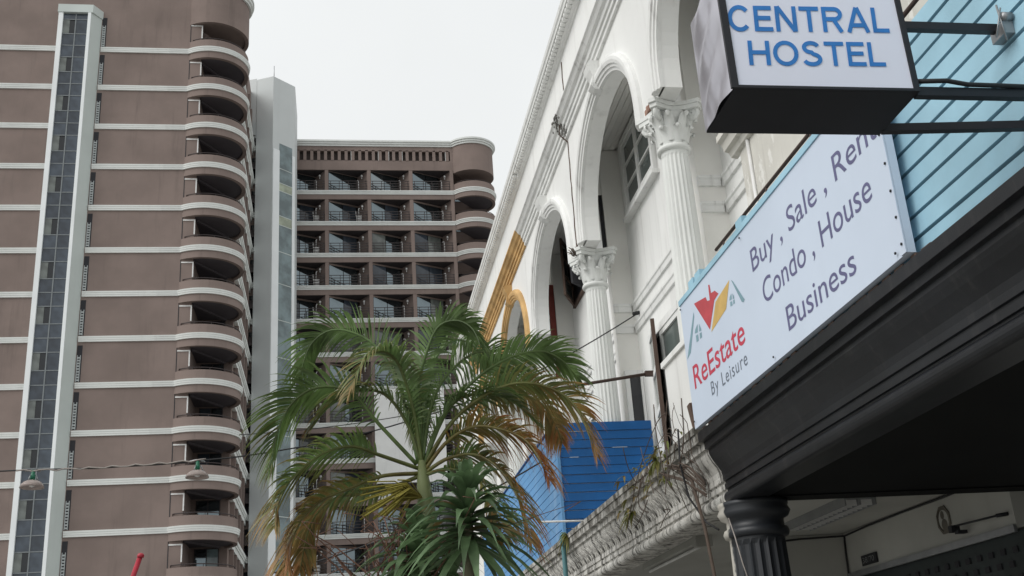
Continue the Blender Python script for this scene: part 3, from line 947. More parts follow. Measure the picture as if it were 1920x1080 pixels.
def front(y0, y1, parent, trim, wallm, frieze, archtrim=None, ceil=True):
    """arcade wall of one unit, from its nearer to its farther column"""
    yc = (y0 + y1) / 2
    arch_wall(y0 + .0005, y1 - .0005, wallm, parent)
    archivolt(yc, archtrim or trim, parent)
    keystone(yc, archtrim or trim, parent)
    s = MB(); s.extrude_y(ARCHI, y0 + .0005, y1 - .0005); s.build('architrave', trim, parent)
    MB().box(XF, XF + .3, y0 + .0005, y1 - .0005, ZA + .33, 11.10).build('frieze', frieze, parent)
    s = MB(); s.extrude_y(CORN, y0 + .0005, y1 - .0005); s.build('cornice', M['trimwhite'], parent)
    s = MB()
    n = int((y1 - y0) / .115)
    for i in range(n):
        y = y0 + .03 + i * .115
        s.box(XF - .155, XF - .081, y, y + .065, 11.145, 11.20)
    tag(s.build('dentils', M['trimwhite'], parent), kind='stuff')
    # body: recessed wall, party wall, roof
    s = MB()
    s.box(XB, XB + .25, y0, y1, 3.62, 11.1)
    s.build('recessed_wall', M['white'], parent)
    s = MB()
    s.box(3.99, XB, y1 + .18, y1 + .36, 3.62, 9.60)
    s.build('cross_wall', M['cream'], parent)
    MB().box(XF + .3, 9.5, y0, y1, 11.15, 11.3).build('roof', M['stone'], parent)
    # boarded ceiling of the gallery
    w = .088
    x = XF + .225
    i = 0
    while x + w < XB + .01:
        q = MB().box(x, x + w - .006, y0 + .37, y1 + .17, 9.60 + (i % 3) * .003, 9.64)
        q.build('ceiling_board', M['cream'], parent)
        x += w; i += 1
    MB().box(XF + .222, XB, y0 + .2, y1 + .2, 9.65, 9.70).build('ceiling_void', M['cream'], parent)
    # string mouldings on both walls
    for z in (6.66, 6.98):
        pr_ = [(XB + .01, z - .05), (XB - .03, z - .04), (XB - .035, z + .03), (XB - .05, z + .05), (XB - .05, z + .08), (XB + .01, z + .08)]
        s = MB(); s.extrude_y(pr_, y0 + .37, y1 + .175); s.build('string_course', M['trimwhite'], parent)
        s = MB(); s.sweep([((3.985, y1 + .18, z), (0, -1, 0), (0, 0, 1)), ((XB - .052, y1 + .18, z), (0, -1, 0), (0, 0, 1))], [(-.01, -.05), (.03, -.04), (.035, .03), (.05, .05), (.05, .08), (-.01, .08)])
        s.build('string_course', M['trimwhite'], parent)

def sash(s_, y0, y1, z0, z1, x, t=.05, d=.05):
    s_.box(x - d, x, y0, y0 + t, z0, z1); s_.box(x - d, x, y1 - t, y1, z0, z1)
    s_.box(x - d, x, y0 + t, y1 - t, z0, z0 + t); s_.box(x - d, x, y0 + t, y1 - t, z1 - t, z1)
def window(parent, y0, y1, z0, z1, ncol, nrow, gl='gl_green'):
    s = MB()
    sash(s, y0 - .09, y1 + .09, z0 - .09, z1 + .09, XB - .001, .09, .07)
    s.box(XB - .11, XB - .001, y0 - .13, y1 + .13, z0 - .15, z0 - .092)
    w = s.build('window', M['trimwhite'], parent)
    cw_ = (y1 - y0) / ncol
    for c in range(ncol):
        s = MB(); sash(s, y0 + c * cw_ + .006, y0 + (c + 1) * cw_ - .006, z0, z1, XB - .008, .05, .045)
        for r in range(1, nrow):
            z = z0 + (z1 - z0) * r / nrow
            s.box(XB - .05, XB - .008, y0 + c * cw_ + .056, y0 + (c + 1) * cw_ - .056, z - .014, z + .014)
        s.build('sash', M['trimwhite'], w)
        for r in range(nrow):
            za = z0 + (z1 - z0) * r / nrow + .03; zb = z0 + (z1 - z0) * (r + 1) / nrow - .03
            MB().box(XB - .028, XB - .022, y0 + c * cw_ + .05, y0 + (c + 1) * cw_ - .05, za, zb).build('pane', M[gl], w)
    return w

# --- cornice profile over the walkway, shared by the black and the mouldy stretch
ENTAB = [(3.30, 3.62), (2.88, 3.62), (2.88, 3.545), (2.925, 3.54), (2.925, 3.485), (2.955, 3.48), (2.955, 3.45),
         (2.965, 3.425), (2.985, 3.385), (3.012, 3.345), (3.036, 3.305), (3.045, 3.265),
         (3.045, 3.222), (3.062, 3.218), (3.062, 3.205), (3.052, 3.20), (3.052, 3.158), (3.07, 3.155), (3.07, 3.142)]
ROLL = [(3.085 + .052 * math.cos(R(a)), 3.092 + .05 * math.sin(R(a))) for a in range(90, 271, 20)]
ENT_FULL = ENTAB + ROLL + [(3.30, 3.042)]

# --- hostel building (nearest)
host = thing('hostel_shophouse', 'nearest shophouse with glossy black ground floor cornice and a peeling cream wall above', 'building', (4.5, 5, 0))
s = MB(); s.extrude_y(ENT_FULL, -3, 8.57); s.build('black_cornice', M['black'], host)
MB().box(3.30, 9, -3, 8.35, 3.056, 3.2).build('walkway_soffit', M['blackmatt'], host)
MB().box(3.30, 9, 8.352, 8.566, 3.046, 3.25).build('cross_beam', M['blackmatt'], host)
MB().box(3.32, 9.5, -3, 8.56, 3.26, 3.61).build('floor_slab', M['dirty'], host)
s = MB(); s.box(3.62, 3.85, -3, 8.60, 3.62, 6.28); s.build('peeling_wall', M['dirty'], host)
s = MB(); s.extrude_y([(3.64, 6.20), (3.58, 6.21), (3.56, 6.26), (3.52, 6.27), (3.50, 6.34), (3.46, 6.36), (3.46, 6.42), (3.86, 6.42), (3.86, 6.285), (3.64, 6.283)], -3, 8.72)
s.build('wall_coping', M['dirty'], host)
MB().box(3.64, 3.85, -3, 8.58, 6.425, 6.95).build('upper_parapet', M['white'], host)
MB().tube([(3.605, 8.36, 6.2), (3.605, 8.36, 4.2)], .018, 6).build('conduit', M['white_metal'], host)
s = MB(); s.lathe([(.035, 0), (.03, .012), (.0, .013)], (0, 0, 0), 12)
o = s.build('drain_hole', M['dark'], host); o.rotation_euler = (0, R(-90), 0); o.location = Vector((3.62, 7.33, 5.45))
front(COLS[1], COLS[2], host, M['trimwhite'], M['white'], M['white'])
front(COLS[0], COLS[1], host, M['trimwhite'], M['white'], M['white'])
column(COLS[1], host)
MB().box(3.3, 9.5, -3, -2.7, 0, 11.2).build('end_wall', M['dirty'], host)
MB().box(6.2, 6.4, -2.7, 8.56, .13, 3.05).build('shop_wall', M['shutter'], host)

# --- white shophouse
w1 = thing('white_shophouse', 'white shophouse with the nearest tall arch, a two sash window and fluted Corinthian columns', 'building', (4.5, 12.6, 0))
front(COLS[2], COLS[3], w1, M['trimwhite'], M['white'], M['white'])
column(COLS[2], w1)
window(w1, 13.12, 14.52, 8.40, 9.44, 2, 3)
# lower window with one open casement
s = MB(); sash(s, 12.45, 14.20, 4.55, 6.32, XB - .001, .10, .07)
lw = s.build('window', M['trimwhite'], w1)
MB().box(XB - .012, XB - .004, 13.70, 14.10, 4.65, 6.22).build('opening', M['gl_dark'], lw)
for ya, yb in ((12.78, 13.68),):
    s = MB(); sash(s, ya, yb, 4.65, 6.22, XB - .008, .07, .05)
    for r in (1, 2):
        z = 4.65 + 1.57 * r / 3; s.box(XB - .055, XB - .008, ya + .07, yb - .07, z - .02, z + .02)
    s.build('sash', M['trimwhite'], lw)
    for r in range(3): MB().box(XB - .03, XB - .022, ya + .07, yb - .07, 4.70 + r * .523, 5.17 + r * .523).build('pane', M['gl_green'], lw)
hx, hy, ex, ey = 4.235, 14.12, 4.115, 13.52          # hinge and free end of the open leaf
def leaf_bar(s_, t0, t1, z0, z1, d):
    p = lambda t: (hx + (ex - hx) * t, hy + (ey - hy) * t)
    s_.bar((*p(t0), (z0 + z1) / 2), (*p(t1), (z0 + z1) / 2), d, z1 - z0)
s = MB()
leaf_bar(s, 0, .12, 4.62, 6.26, .04); leaf_bar(s, .86, .97, 4.62, 6.26, .04)
for z in (4.62, 5.14, 5.66, 6.18): leaf_bar(s, .12, .86, z, z + .08, .04)
oc_ = s.build('open_casement', M['trimwhite'], lw)
s = MB(); leaf_bar(s, .972, 1.06, 4.58, 6.34, .05); s.build('casement_edge', M['wood'], lw)
for r in range(3):
    s = MB(); leaf_bar(s, .12, .86, 4.70 + r * .52, 5.14 + r * .52, .01); s.build('casement_pane', M['gl_pale'], lw)
# narrow dark door on the party wall, frame round it
s = MB(); s.box(4.04, 4.10, 14.86, 14.918, 3.7, 6.05); s.box(4.26, 4.295, 14.86, 14.918, 3.7, 6.05); s.box(4.10, 4.26, 14.86, 14.918, 5.98, 6.05)
dd = s.build('door', M['trimwhite'], w1)
MB().box(4.10, 4.26, 14.89, 14.918, 3.7, 5.98).build('door_leaf', M['gl_dark'], dd)
MB().box(3.935, 3.985, 14.95, 15.0, 7.9, 8.85).build('dark_gap', M['dark'], w1)  # dark panel painting in the shade of a gap by the cross wall
MB().box(3.40, 3.62, 8.63, 10.92, 3.62, 4.88).build('balcony_parapet', M['white'], w1)
s = MB(); s.box(3.37, 3.63, 8.62, 10.95, 4.881, 4.94); s.build('parapet_coping', M['white'], w1)

# crack down the joint, broken stucco and a tuft on the second capital
s = MB(); rr = random.Random(31)
y_ = COLS[3]; q = []
for i in range(26):
    q.append((XF - .006 if not (9.70 < 7.9 + i * .125 < 10.06) else XF - .12, y_ + .12 * (1 - i / 25) - .03 + rr.uniform(-.018, .018), 7.9 + i * .125))
for i in range(25): s.bar(q[i], q[i + 1], rr.uniform(.006, .022), .014)
s.build('crack', M['wood'], w1)
s = MB()
def archi_x(z):
    pts = [(x, zz) for x, zz in ARCHI[1:-1]]
    best = XF
    for (xa, za), (xb, zb) in zip(pts, pts[1:]):
        if min(za, zb) <= z <= max(za, zb): best = min(best, xa if abs(zb - za) < 1e-6 else xa + (xb - xa) * (z - za) / (zb - za))
    return best
for i in range(70):
    a_, z_ = rr.gauss(.0, .09), rr.uniform(ZA + .01, ZA + .31)
    w_, h_ = rr.uniform(.02, .07), rr.uniform(.015, .04)
    xs_ = archi_x(z_ + h_ / 2)
    s.box(xs_ - rr.uniform(.003, .012), xs_ + .02, y_ + a_, y_ + a_ + w_, z_, z_ + h_)
tag(s.build('broken_stucco', M['stain'], w1), kind='stuff')
s = MB()
for i in range(60):
    p = Vector((XF + .02 + rr.uniform(-.1, .05), COLS[3] + rr.uniform(-.08, .12), 7.80))
    d = Vector((rr.uniform(-.09, .05), rr.uniform(-.09, .09), rr.uniform(.02, .13)))
    s.tube([p, p + d * .6 + Vector((0, 0, .02)), p + d], .006, 4)
tag(s.build('dry_tuft', M['twig'], w1), kind='stuff')
s = MB()
for i in range(5): s.box(XF - .03, XF + .1, COLS[2] - .12 + i * .06, COLS[2] - .075 + i * .06, 7.802, 7.87 + .02 * (i % 2))
s.build('broken_brick', M['brickbit'], w1)

# --- white shophouse with the open dark window
w2 = thing('white_shophouse', 'white shophouse with the second arch and an open dark casement window inside it', 'building', (4.5, 16.8, 0))
front(COLS[3], COLS[4], w2, M['trimwhite'], M['white'], M['white'])
column(COLS[3], w2)
s = MB(); sash(s, 17.60, 18.75, 8.40, 9.50, XB - .001, .06, .05)
dw = s.build('window', M['wood'], w2)
MB().box(XB - .012, XB - .004, 17.66, 18.69, 8.46, 9.44).build('opening', M['dark'], dw)
hx, hy, ex, ey = 4.25, 18.66, 3.97, 18.06
s = MB()
leaf_bar(s, 0, .10, 8.42, 9.50, .04); leaf_bar(s, .90, 1.0, 8.42, 9.50, .04)
for z in (8.42, 8.77, 9.12, 9.45): leaf_bar(s, .10, .90, z, z + .05, .04)
s.build('open_casement', M['wood'], dw)
for r in range(3):
    s = MB(); leaf_bar(s, .10, .90, 8.47 + r * .35, 8.77 + r * .35, .01); s.build('casement_pane', M['gl_pale'], dw)
s = MB(); s.bar((4.24, 17.70, 8.9), (3.98, 17.45, 8.9), .04, 1.0); s.build('open_shutter', M['dark'], dw)
MB().box(3.88, 3.985, 19.09, 19.14, 7.2, 9.0).build('red_shutter', M['redbrown'], w2)
window(w2, 16.6, 18.2, 4.7, 6.2, 2, 3)

# --- ochre trimmed shophouse, then plain ones farther off
w3 = thing('ochre_shophouse', 'shophouse with ochre painted architrave and ochre arch, past the two white ones', 'building', (4.5, 21, 0))
front(COLS[4], COLS[5], w3, M['ochre'], M['white'], M['white'], M['ochre'])
column(COLS[4], w3)
window(w3, 20.6, 22.2, 8.40, 9.40, 2, 3)
far_l = ['shophouse with white upper wall directly past the ochre arch, mostly behind palm fronds', 'last shophouse of the white row, at its far end behind the palm']
for i in (5, 6):
    w = thing('far_shophouse', far_l[i - 5], 'building', (4.5, COLS[i] + 2, 0))
    front(COLS[i], COLS[i + 1], w, M['ochre'] if i == 5 else M['trimwhite'], M['white'], M['white'])
    column(COLS[i], w)
    if i == 6: MB().box(3.5, 9.5, COLS[7] + .37, COLS[7] + .6, 0, 11.3).build('end_wall', M['white'], w)

# --- mouldy cornice over the neighbouring walkway
mould = thing('stone_cornice', 'mouldy unpainted stucco cornice with scalloped cove, running on from the black one', 'cornice', (3.1, 20, 3.0))
s = MB(); s.extrude_y(ENT_FULL, 8.574, 31.6, 46)
s.build('moulding', M['stone'], mould)
MB().box(2.865, 2.95, 8.62, 31.6, 3.622, 3.68).build('coping', M['stone'], mould)
sc0 = None
for i in range(46):
    y = 8.9 + i * .26
    if sc0 is None:
        s = MB()
        for q in range(3):
            pts = []
            for j in range(9):
                u = j / 8
                t_ = .175 * u
                yy = y + q * .087 + .105 * (1 - math.cos(u * math.pi / 2 * 1.15))
                f = u
                pts.append((3.040 - .083 * f - .001 + .010 * math.sin(math.pi * f), yy, 3.272 + .155 * f))
            s.tube(pts, [.004 + .007 * math.sin(math.pi * min(1, .15 + k_ / 9)) for k_ in range(9)], 5)
        sc0 = s.build('scallop', M['stone'], mould)
    else: piece(sc0, mould, (0, i * .26, 0))
s = MB(); s.box(3.30, 9.3, 8.574, 31.6, 3.215, 3.60); s.build('walkway_ceiling', M['ceil'], mould)
s = MB(); s.box(4.62, 5.5, 11.85, 12.1, .13, 3.21); s.build('cross_wall', M['ceil'], mould)
s = MB(); s.box(5.5, 5.8, 8.58, 31.6, 2.76, 3.21); s.build('shop_wall', M['ceil'], mould)
s = MB(); s.box(5.47, 5.5, 8.58, 11.84, 2.72, 2.78); s.build('shop_lintel', M['grey_metal'], mould)
sh = MB().box(5.56, 5.62, 8.58, 31.6, .13, 2.75).build('roller_shutter', M['shutter'], mould)
hm = MB().box(5.545, 5.562, -.035, .035, -.025, .025).mesh('slot', M['dark'])
for r in range(9):
    for c in range(16):
        o = link('slot', hm, None); o.parent = sh
        o.location = (0, 8.75 + c * .19 + (r % 2) * .095, 2.60 - r * .11)

# --- fluted black column on the boundary
bc = thing('walkway_column', 'thick fluted black column with peeling white paint down its left side', 'column', (3.26, 8.57, 0))
def fl2(k, i):
    return (1.0, .95, .93, .95)[k % 4] if 2 <= i <= 5 else 1.0
s = MB(); s.lathe([(r_ * .92, z_) for r_, z_ in [(.29, .13), (.29, .3), (.262, .34), (.258, 1.0), (.250, 1.8), (.236, 2.70), (.236, 2.74), (.236, 2.76)]], (3.26, 8.57, 0), 80, fl2, smooth=False)
s.build('shaft', M['blackcol'], bc)
s = MB(); s.lathe([(r_ * .92, z_) for r_, z_ in [(.236, 2.76), (.27, 2.77), (.282, 2.80), (.27, 2.83), (.245, 2.84), (.245, 2.90), (.29, 2.92), (.312, 2.96), (.29, 3.0), (.30, 3.01), (.30, 3.04)]], (3.26, 8.57, 0), 40)
s.build('capital', M['blackcol'], bc)

# ------------------------------------------------------------------ lettering helper
FONT = None
def text_mesh(body, width, cap, depth=.002, bold=0.0, space=1.0):
    """flat lettering, scaled to width x cap height (capital height), origin at left of the baseline; lies in the XY plane"""
    c = bpy.data.curves.new('lettering', 'FONT')
    c.body = body; c.size = 1.0; c.offset = bold; c.extrude = 0; c.space_character = space
    c.resolution_u = 6
    o = bpy.data.objects.new('lettering', c); COL.objects.link(o)
    bpy.context.view_layer.update()
    dg = bpy.context.evaluated_depsgraph_get()
    me = bpy.data.meshes.new_from_object(o.evaluated_get(dg))
    bpy.data.objects.remove(o); bpy.data.curves.remove(c)
    xs = [v.co.x for v in me.vertices]
    x0, x1 = min(xs), max(xs)
    capn = 0.729 * 1.0 - 0.0 + 2 * bold * 0
    for v in me.vertices:
        v.co = Vector(((v.co.x - x0) / (x1 - x0) * width, v.co.y / capn * cap, 0))
    return me
def put_text(me, mat, parent, fn):
    """each word becomes a flat object of its own"""
    adj = [[] for _ in me.vertices]
    for e in me.edges:
        i, j = e.vertices; adj[i].append(j); adj[j].append(i)
    seen = [False] * len(adj); isl = []
    for i in range(len(adj)):
        if seen[i]: continue
        st = [i]; seen[i] = True; g = []
        while st:
            k = st.pop(); g.append(k)
            for j in adj[k]:
                if not seen[j]: seen[j] = True; st.append(j)
        xs_ = [me.vertices[k].co.x for k in g]
        isl.append([min(xs_), max(xs_), set(g)])
    isl.sort(key=lambda q: q[0])
    hgt = max(v.co.y for v in me.vertices)
    words = []
    for q in isl:
        if words and q[0] - words[-1][1] < .22 * hgt:
            words[-1][1] = max(words[-1][1], q[1]); words[-1][2] |= q[2]
        else: words.append(q)
    for w in words:
        ids = sorted(w[2]); mp_ = {k: n for n, k in enumerate(ids)}
        s = MB()
        s.v = [tuple(fn(me.vertices[k].co.x, me.vertices[k].co.y)) for k in ids]
        s.f = [tuple(mp_[k] for k in p.vertices) for p in me.polygons if p.vertices[0] in w[2]]
        s.sm = [False] * len(s.f)
        s.build('lettering', mat, parent)
    bpy.data.meshes.remove(me)

# ------------------------------------------------------------------ light blue board hoarding
hb = thing('board_hoarding', 'light blue horizontal board hoarding above the black cornice', 'hoarding', (2.98, 3, 3.62))
MB().box(2.985, 3.02, -2.5, 8.4, 3.63, 4.83).build('backing', M['wood'], hb)
for i in range(10):
    z = 3.632 + i * .12
    s = MB()
    tl = random.uniform(-.003, .003)
    s.add([(2.95 + tl, -2.5, z), (2.95 + tl, 8.4, z), (2.985, 8.4, z), (2.985, -2.5, z), (2.956 - tl, -2.5, z + .105), (2.956 - tl, 8.4, z + .105), (2.985, 8.4, z + .105), (2.985, -2.5, z + .105)],
          [(0, 1, 2, 3), (4, 5, 6, 7), (0, 1, 5, 4), (1, 2, 6, 5), (2, 3, 7, 6), (3, 0, 4, 7)])
    s.build('board', M['ltblue'], hb)
for y in (8.26, 8.08, 7.05):
    MB().box(2.90, 2.945, y, y + .13, 4.60, 4.86).build('batten', M['ltblue'], hb)

# ------------------------------------------------------------------ estate sign board
es = thing('estate_sign_board', 'long pale blue-white sign board with house logo, ReEstate and Buy, Sale, Rent lettering', 'sign', (2.88, 6.7, 3.65))
Y0, Y1 = 4.86, 8.54
MB().box(2.855, 2.90, Y0, Y1, 3.645, 4.70).build('panel', M['estwhite'], es)
s = MB(); s.box(2.845, 2.905, Y0, Y1, 4.701, 4.745); s.build('top_edge', M['ltblue'], es)
s = MB(); s.box(2.845, 2.853, Y0, Y0 + .055, 3.646, 4.70); s.build('end_strip', M['estwhite'], es)
sm_ = MB(); sm_.lathe([(.008, 0), (.008, .006), (.0, .008)], (0, 0, 0), 8)
scm = sm_.mesh('screw', M['blackmetal'])
for (y, z) in [(Y0 + .025, 3.7), (Y0 + .1, 3.68), (Y0 + .025, 3.85), (Y0 + .025, 4.0), (Y0 + .025, 4.16), (Y0 + .025, 4.33), (Y0 + .025, 4.5), (Y0 + .025, 4.65), (6.72, 3.68), (7.0, 4.66), (8.5, 3.7), (8.5, 4.66)]:
    o = link('screw', scm, es); o.rotation_euler = (0, R(-90), 0); o.location = Vector((2.845, y, z)) 
def est(y_left, base):
    return lambda u, v: Vector((2.8535, y_left - u, base + v))
put_text(text_mesh('Buy , Sale , Rent', 1.96, .172), M['tgrey'], es, est(6.875, 4.345))
put_text(text_mesh('Condo , House', 1.66, .178), M['tgrey'], es, est(6.755, 4.062))
put_text(text_mesh('Business', 1.02, .172), M['tgrey'], es, est(6.435, 3.762))
put_text(text_mesh('ReEstate', 1.22, .20, bold=.006), M['tred'], es, est(8.41, 3.945))
put_text(text_mesh('By Leisure', .82, .112, space=1.15), M['tgrey2'], es, est(8.03, 3.785))
LOGO = {
    'red': [(8.1735, 4.5942), (7.8825, 4.5419), (7.8572, 4.4994), (7.7994, 4.4847), (7.7901, 4.6088), (7.7582, 4.5963), (7.7511, 4.5248), (7.663, 4.5116), (7.5924, 4.4609), (7.7, 4.4476), (7.8829, 4.2722)],
    'yellow': [(7.6782, 4.4259), (7.3334, 4.4701), (7.4782, 4.2955), (7.8581, 4.2434)],
    'bar_l': [(8.2095, 4.5359), (8.2081, 4.4979), (8.4032, 4.2545), (8.5154, 4.2277)],
    'bar_r': [(7.3008, 4.4572), (7.2679, 4.4345), (7.0946, 4.2273), (7.1216, 4.2154), (7.1553, 4.2311)],
    'win_l1': [(8.2245, 4.39), (8.1524, 4.4126), (8.1682, 4.3478), (8.2475, 4.3625)],
    'win_l2': [(8.116, 4.4051), (8.0826, 4.3516), (8.0793, 4.333), (8.1368, 4.3423)],
    'win_l3': [(8.2282, 4.3401), (8.1691, 4.3323), (8.1741, 4.2798), (8.2289, 4.284)],
    'win_l4': [(8.1321, 4.3267), (8.0796, 4.3192), (8.0851, 4.2795), (8.1346, 4.2805)],
    'win_r1': [(7.3739, 4.35), (7.3306, 4.3629), (7.3393, 4.3191), (7.3879, 4.3275)],
    'win_r2': [(7.3102, 4.3551), (7.2883, 4.329), (7.2878, 4.3078), (7.319, 4.3115)],
    'win_r3': [(7.3803, 4.3117), (7.3399, 4.3064), (7.3393, 4.2738), (7.3843, 4.2791)],
    'win_r4': [(7.3178, 4.303), (7.2867, 4.2994), (7.2891, 4.2713), (7.3208, 4.2734)],
}
for k, v in LOGO.items():
    s = MB(); n = len(v)
    s.add([(2.8535, y, z) for y, z in v], [tuple(range(n))])
    o = s.build('logo_' + ('roof' if k in ('red', 'yellow', 'bar_l', 'bar_r') else 'window'), M[{'red': 'lred', 'yellow': 'lyel'}.get(k, 'lteal')], es)
# junk and shadow gap under the sign
s = MB()
for i in range(26):
    y = 4.7 + i * .147
    s.box(2.888, 2.94, y, y + random.uniform(.05, .13), 3.622, 3.622 + random.uniform(.006, .02))
tag(s.build('ledge_rubbish', M['wood'], None), 'scraps of dark wood and dust lying along the ledge under the long sign board', 'debris', kind='stuff')
# thin rusty rail behind the sign top
pr_ = thing('rusty_rail', 'thin rusty rail behind the top edge of the long sign board', 'rail', (3.0, 6.5, 4.9))
s = MB(); s.tube([(3.0, 7.9, 4.95), (3.0, 3.5, 4.93)], .014, 6); s.build('rail', M['rust'], pr_)
for y in (7.7, 6.75, 5.95, 5.0):
    MB().tube([(3.0, y, 4.95), (2.965, y, 4.72)], .008, 5).build('hanger', M['rust'], pr_)
MB().box(2.99, 3.03, 5.87, 5.95, 4.84, 4.99).build('clip', M['rust'], pr_)

# ------------------------------------------------------------------ hanging hostel sign
hsg = thing('hostel_sign', 'black framed light box sign reading CENTRAL HOSTEL, hanging out from the blue boards', 'sign', (2.0, 3.9, 3.88))
FX0, FX1, FY0, FY1, FZ0, FZ1 = 1.565, 2.37, 3.70, 4.07, 3.872, 4.42
s = MB()
s.box(FX0 + .012, FX1, FY0 + .012, FY1, FZ0, FZ0 + .02)
s.box(FX0 + .012, FX1, FY0 + .012, FY1, FZ1 - .02, FZ1)
s.box(FX0 + .02, FX1 - .001, FY1 - .015, FY1 - .001, FZ0 + .02, FZ1 - .02)
s.box(FX1 - .012, FX1 - .001, FY0 + .012, FY1 - .016, FZ0 + .02, FZ1 - .02)
s.build('box', M['blackmetal'], hsg)
s = MB()
s.box(FX0, FX0 + .03, FY0 - .004, FY0 + .011, FZ0, FZ1); s.box(FX1 - .022, FX1 + .002, FY0 - .004, FY0 + .011, FZ0, FZ1)
s.box(FX0 + .03, FX1 - .022, FY0 - .004, FY0 + .011, FZ0, FZ0 + .012); s.box(FX0 + .03, FX1 - .022, FY0 - .004, FY0 + .011, FZ1 - .02, FZ1)
s.build('frame', M['blackmetal'], hsg)
MB().box(FX0 + .031, FX1 - .023, FY0 + .002, FY0 + .01, FZ0 + .013, FZ1 - .021).build('face', M['signwhite'], hsg)
# crumpled side sheet
s = MB(); V = []; F = []
NY, NZ = 14, 20
for i in range(NY + 1):
    for j in range(NZ + 1):
        e = math.sin(math.pi * i / NY) * (1 if j < NZ else .7)
        V.append((FX0 + .008 - e * .012 * (1 + math.sin(j * .9 + i * .5) * .8) , FY0 + .012 + (FY1 - FY0 - .012) * i / NY, FZ0 + (FZ1 - FZ0) * j / NZ))
for i in range(NY):
    for j in range(NZ): F.append((i * (NZ + 1) + j, (i + 1) * (NZ + 1) + j, (i + 1) * (NZ + 1) + j + 1, i * (NZ + 1) + j + 1))
s.add(V, F, True); s.build('side_sheet', M['crumple'], hsg)
def hs_f(x0, base, k):
    return lambda u, v: Vector((x0 + u + v * .06, 3.6995, base + v + u * k))
def stroke(s, P, w, z, closed=False):
    """flat ribbon of width w along the polyline P, z keeps overlapping ribbons apart"""
    n = len(P); V = []; F = []
    for i in range(n):
        p0 = P[(i - 1) % n] if closed or i > 0 else P[i]; p1 = P[(i + 1) % n] if closed or i < n - 1 else P[i]
        dx, dy = p1[0] - p0[0], p1[1] - p0[1]; l = math.hypot(dx, dy)
        nx_, ny_ = -dy / l * w / 2, dx / l * w / 2
        V += [(P[i][0] + nx_, P[i][1] + ny_, z), (P[i][0] - nx_, P[i][1] - ny_, z)]
    for i in range(n if closed else n - 1):
        j = (i + 1) % n
        F.append((2 * i, 2 * i + 1, 2 * j + 1, 2 * j))
    s.add(V, F)
def ell(cx, cy, rx, ry, a0, a1, n=22):
    return [(cx + rx * math.cos(R(a0 + (a1 - a0) * i / n)), cy + ry * math.sin(R(a0 + (a1 - a0) * i / n))) for i in range(n + 1)]
SW = .165
def glyph(ch):
    h = SW / 2
    if ch == 'C': return .90, [ell(.46, .5, .46 - h, .52 - h, 42, 318)]
    if ch == 'O': return 1.0, [ell(.5, .5, .5 - h, .52 - h, 0, 360)]
    if ch == 'E': return .72, [[(h, 0), (h, 1)], [(h, 1 - h), (.70, 1 - h)], [(h, .52), (.65, .52)], [(h, h), (.72, h)]]
    if ch == 'N': return .84, [[(h, 0), (h, 1)], [(.84 - h, 0), (.84 - h, 1)], [(h + .02, .98), (.82 - h, .02)]]
    if ch == 'T': return .78, [[(.39, 0), (.39, 1)], [(0, 1 - h), (.78, 1 - h)]]
    if ch == 'L': return .66, [[(h, 0), (h, 1)], [(h, h), (.66, h)]]
    if ch == 'H': return .84, [[(h, 0), (h, 1)], [(.84 - h, 0), (.84 - h, 1)], [(h, .52), (.84 - h, .52)]]
    if ch == 'A': return .94, [[(.085, 0), (.46, .99)], [(.855, 0), (.48, .99)], [(.22, .28), (.72, .28)]]
    if ch == 'R': return .82, [[(h, 0), (h, 1)], [(h, 1 - h), (.50, 1 - h)] + ell(.50, .715, .285 - h * .6, .285 - h, 85, -85)[0:] + [(.50, .43 + h), (h, .43 + h)], [(.46, .48), (.73, 0)]]
    if ch == 'S': return .80, [ell(.40, .745, .36 - h, .275 - h, 18, 270, 18) + ell(.40, .27, .40 - h, .29 - h, 90, -160, 18)[1:]]
def letters(word, width, cap, fn):
    gs = [glyph(c) for c in word]
    gap = .12
    tot = sum(g[0] for g in gs) + gap * (len(gs) - 1)
    k = width / tot; x = 0
    for adv, st in gs:
        s = MB()
        for i, P in enumerate(st): stroke(s, P, SW, i * .0003)
        s.v = [tuple(fn((p[0] + x) * k, p[1] * cap) - Vector((0, p[2], 0))) for p in s.v]
        s.build('letter', M['tblue'], hsg)
        x += adv + gap
letters('CENTRAL', .705, .124, hs_f(1.590, 4.139, .018))
letters('HOSTEL', .592, .116, hs_f(1.655, 3.979, .014))
MB().bar((2.37, 3.86, 4.295), (2.945, 3.86, 4.295), .034, .036).build('bracket_bar', M['blackmetal'], hsg)
MB().bar((2.37, 3.735, 3.885), (2.945, 3.735, 3.885), .036, .04).build('bracket_bar', M['blackmetal'], hsg)
MB().bar((2.37, 4.045, 3.888), (2.947, 3.87, 3.815), .036, .036).build('bracket_bar', M['blackmetal'], hsg)
s = MB(); s.box(2.90, 2.948, 3.80, 3.90, 4.24, 4.30); s.tube([(2.90, 3.80, 4.32), (2.947, 3.80, 4.32)], .022, 8)
s.tube([(2.90, 3.80, 4.20), (2.89, 3.80, 4.38)], .005, 5); s.tube([(2.86, 3.81, 4.22), (2.90, 3.79, 4.36)], .004, 5)
s.build('bolt', M['grey_metal'], hsg)
s = MB(); s.tube([(2.36, 3.72, 3.93), (2.5, 3.70, 3.925), (2.6, 3.71, 3.915), (2.8, 3.71, 3.912), (2.94, 3.72, 3.915)], .010, 6)
s.build('power_cord', M['cable'], hsg)

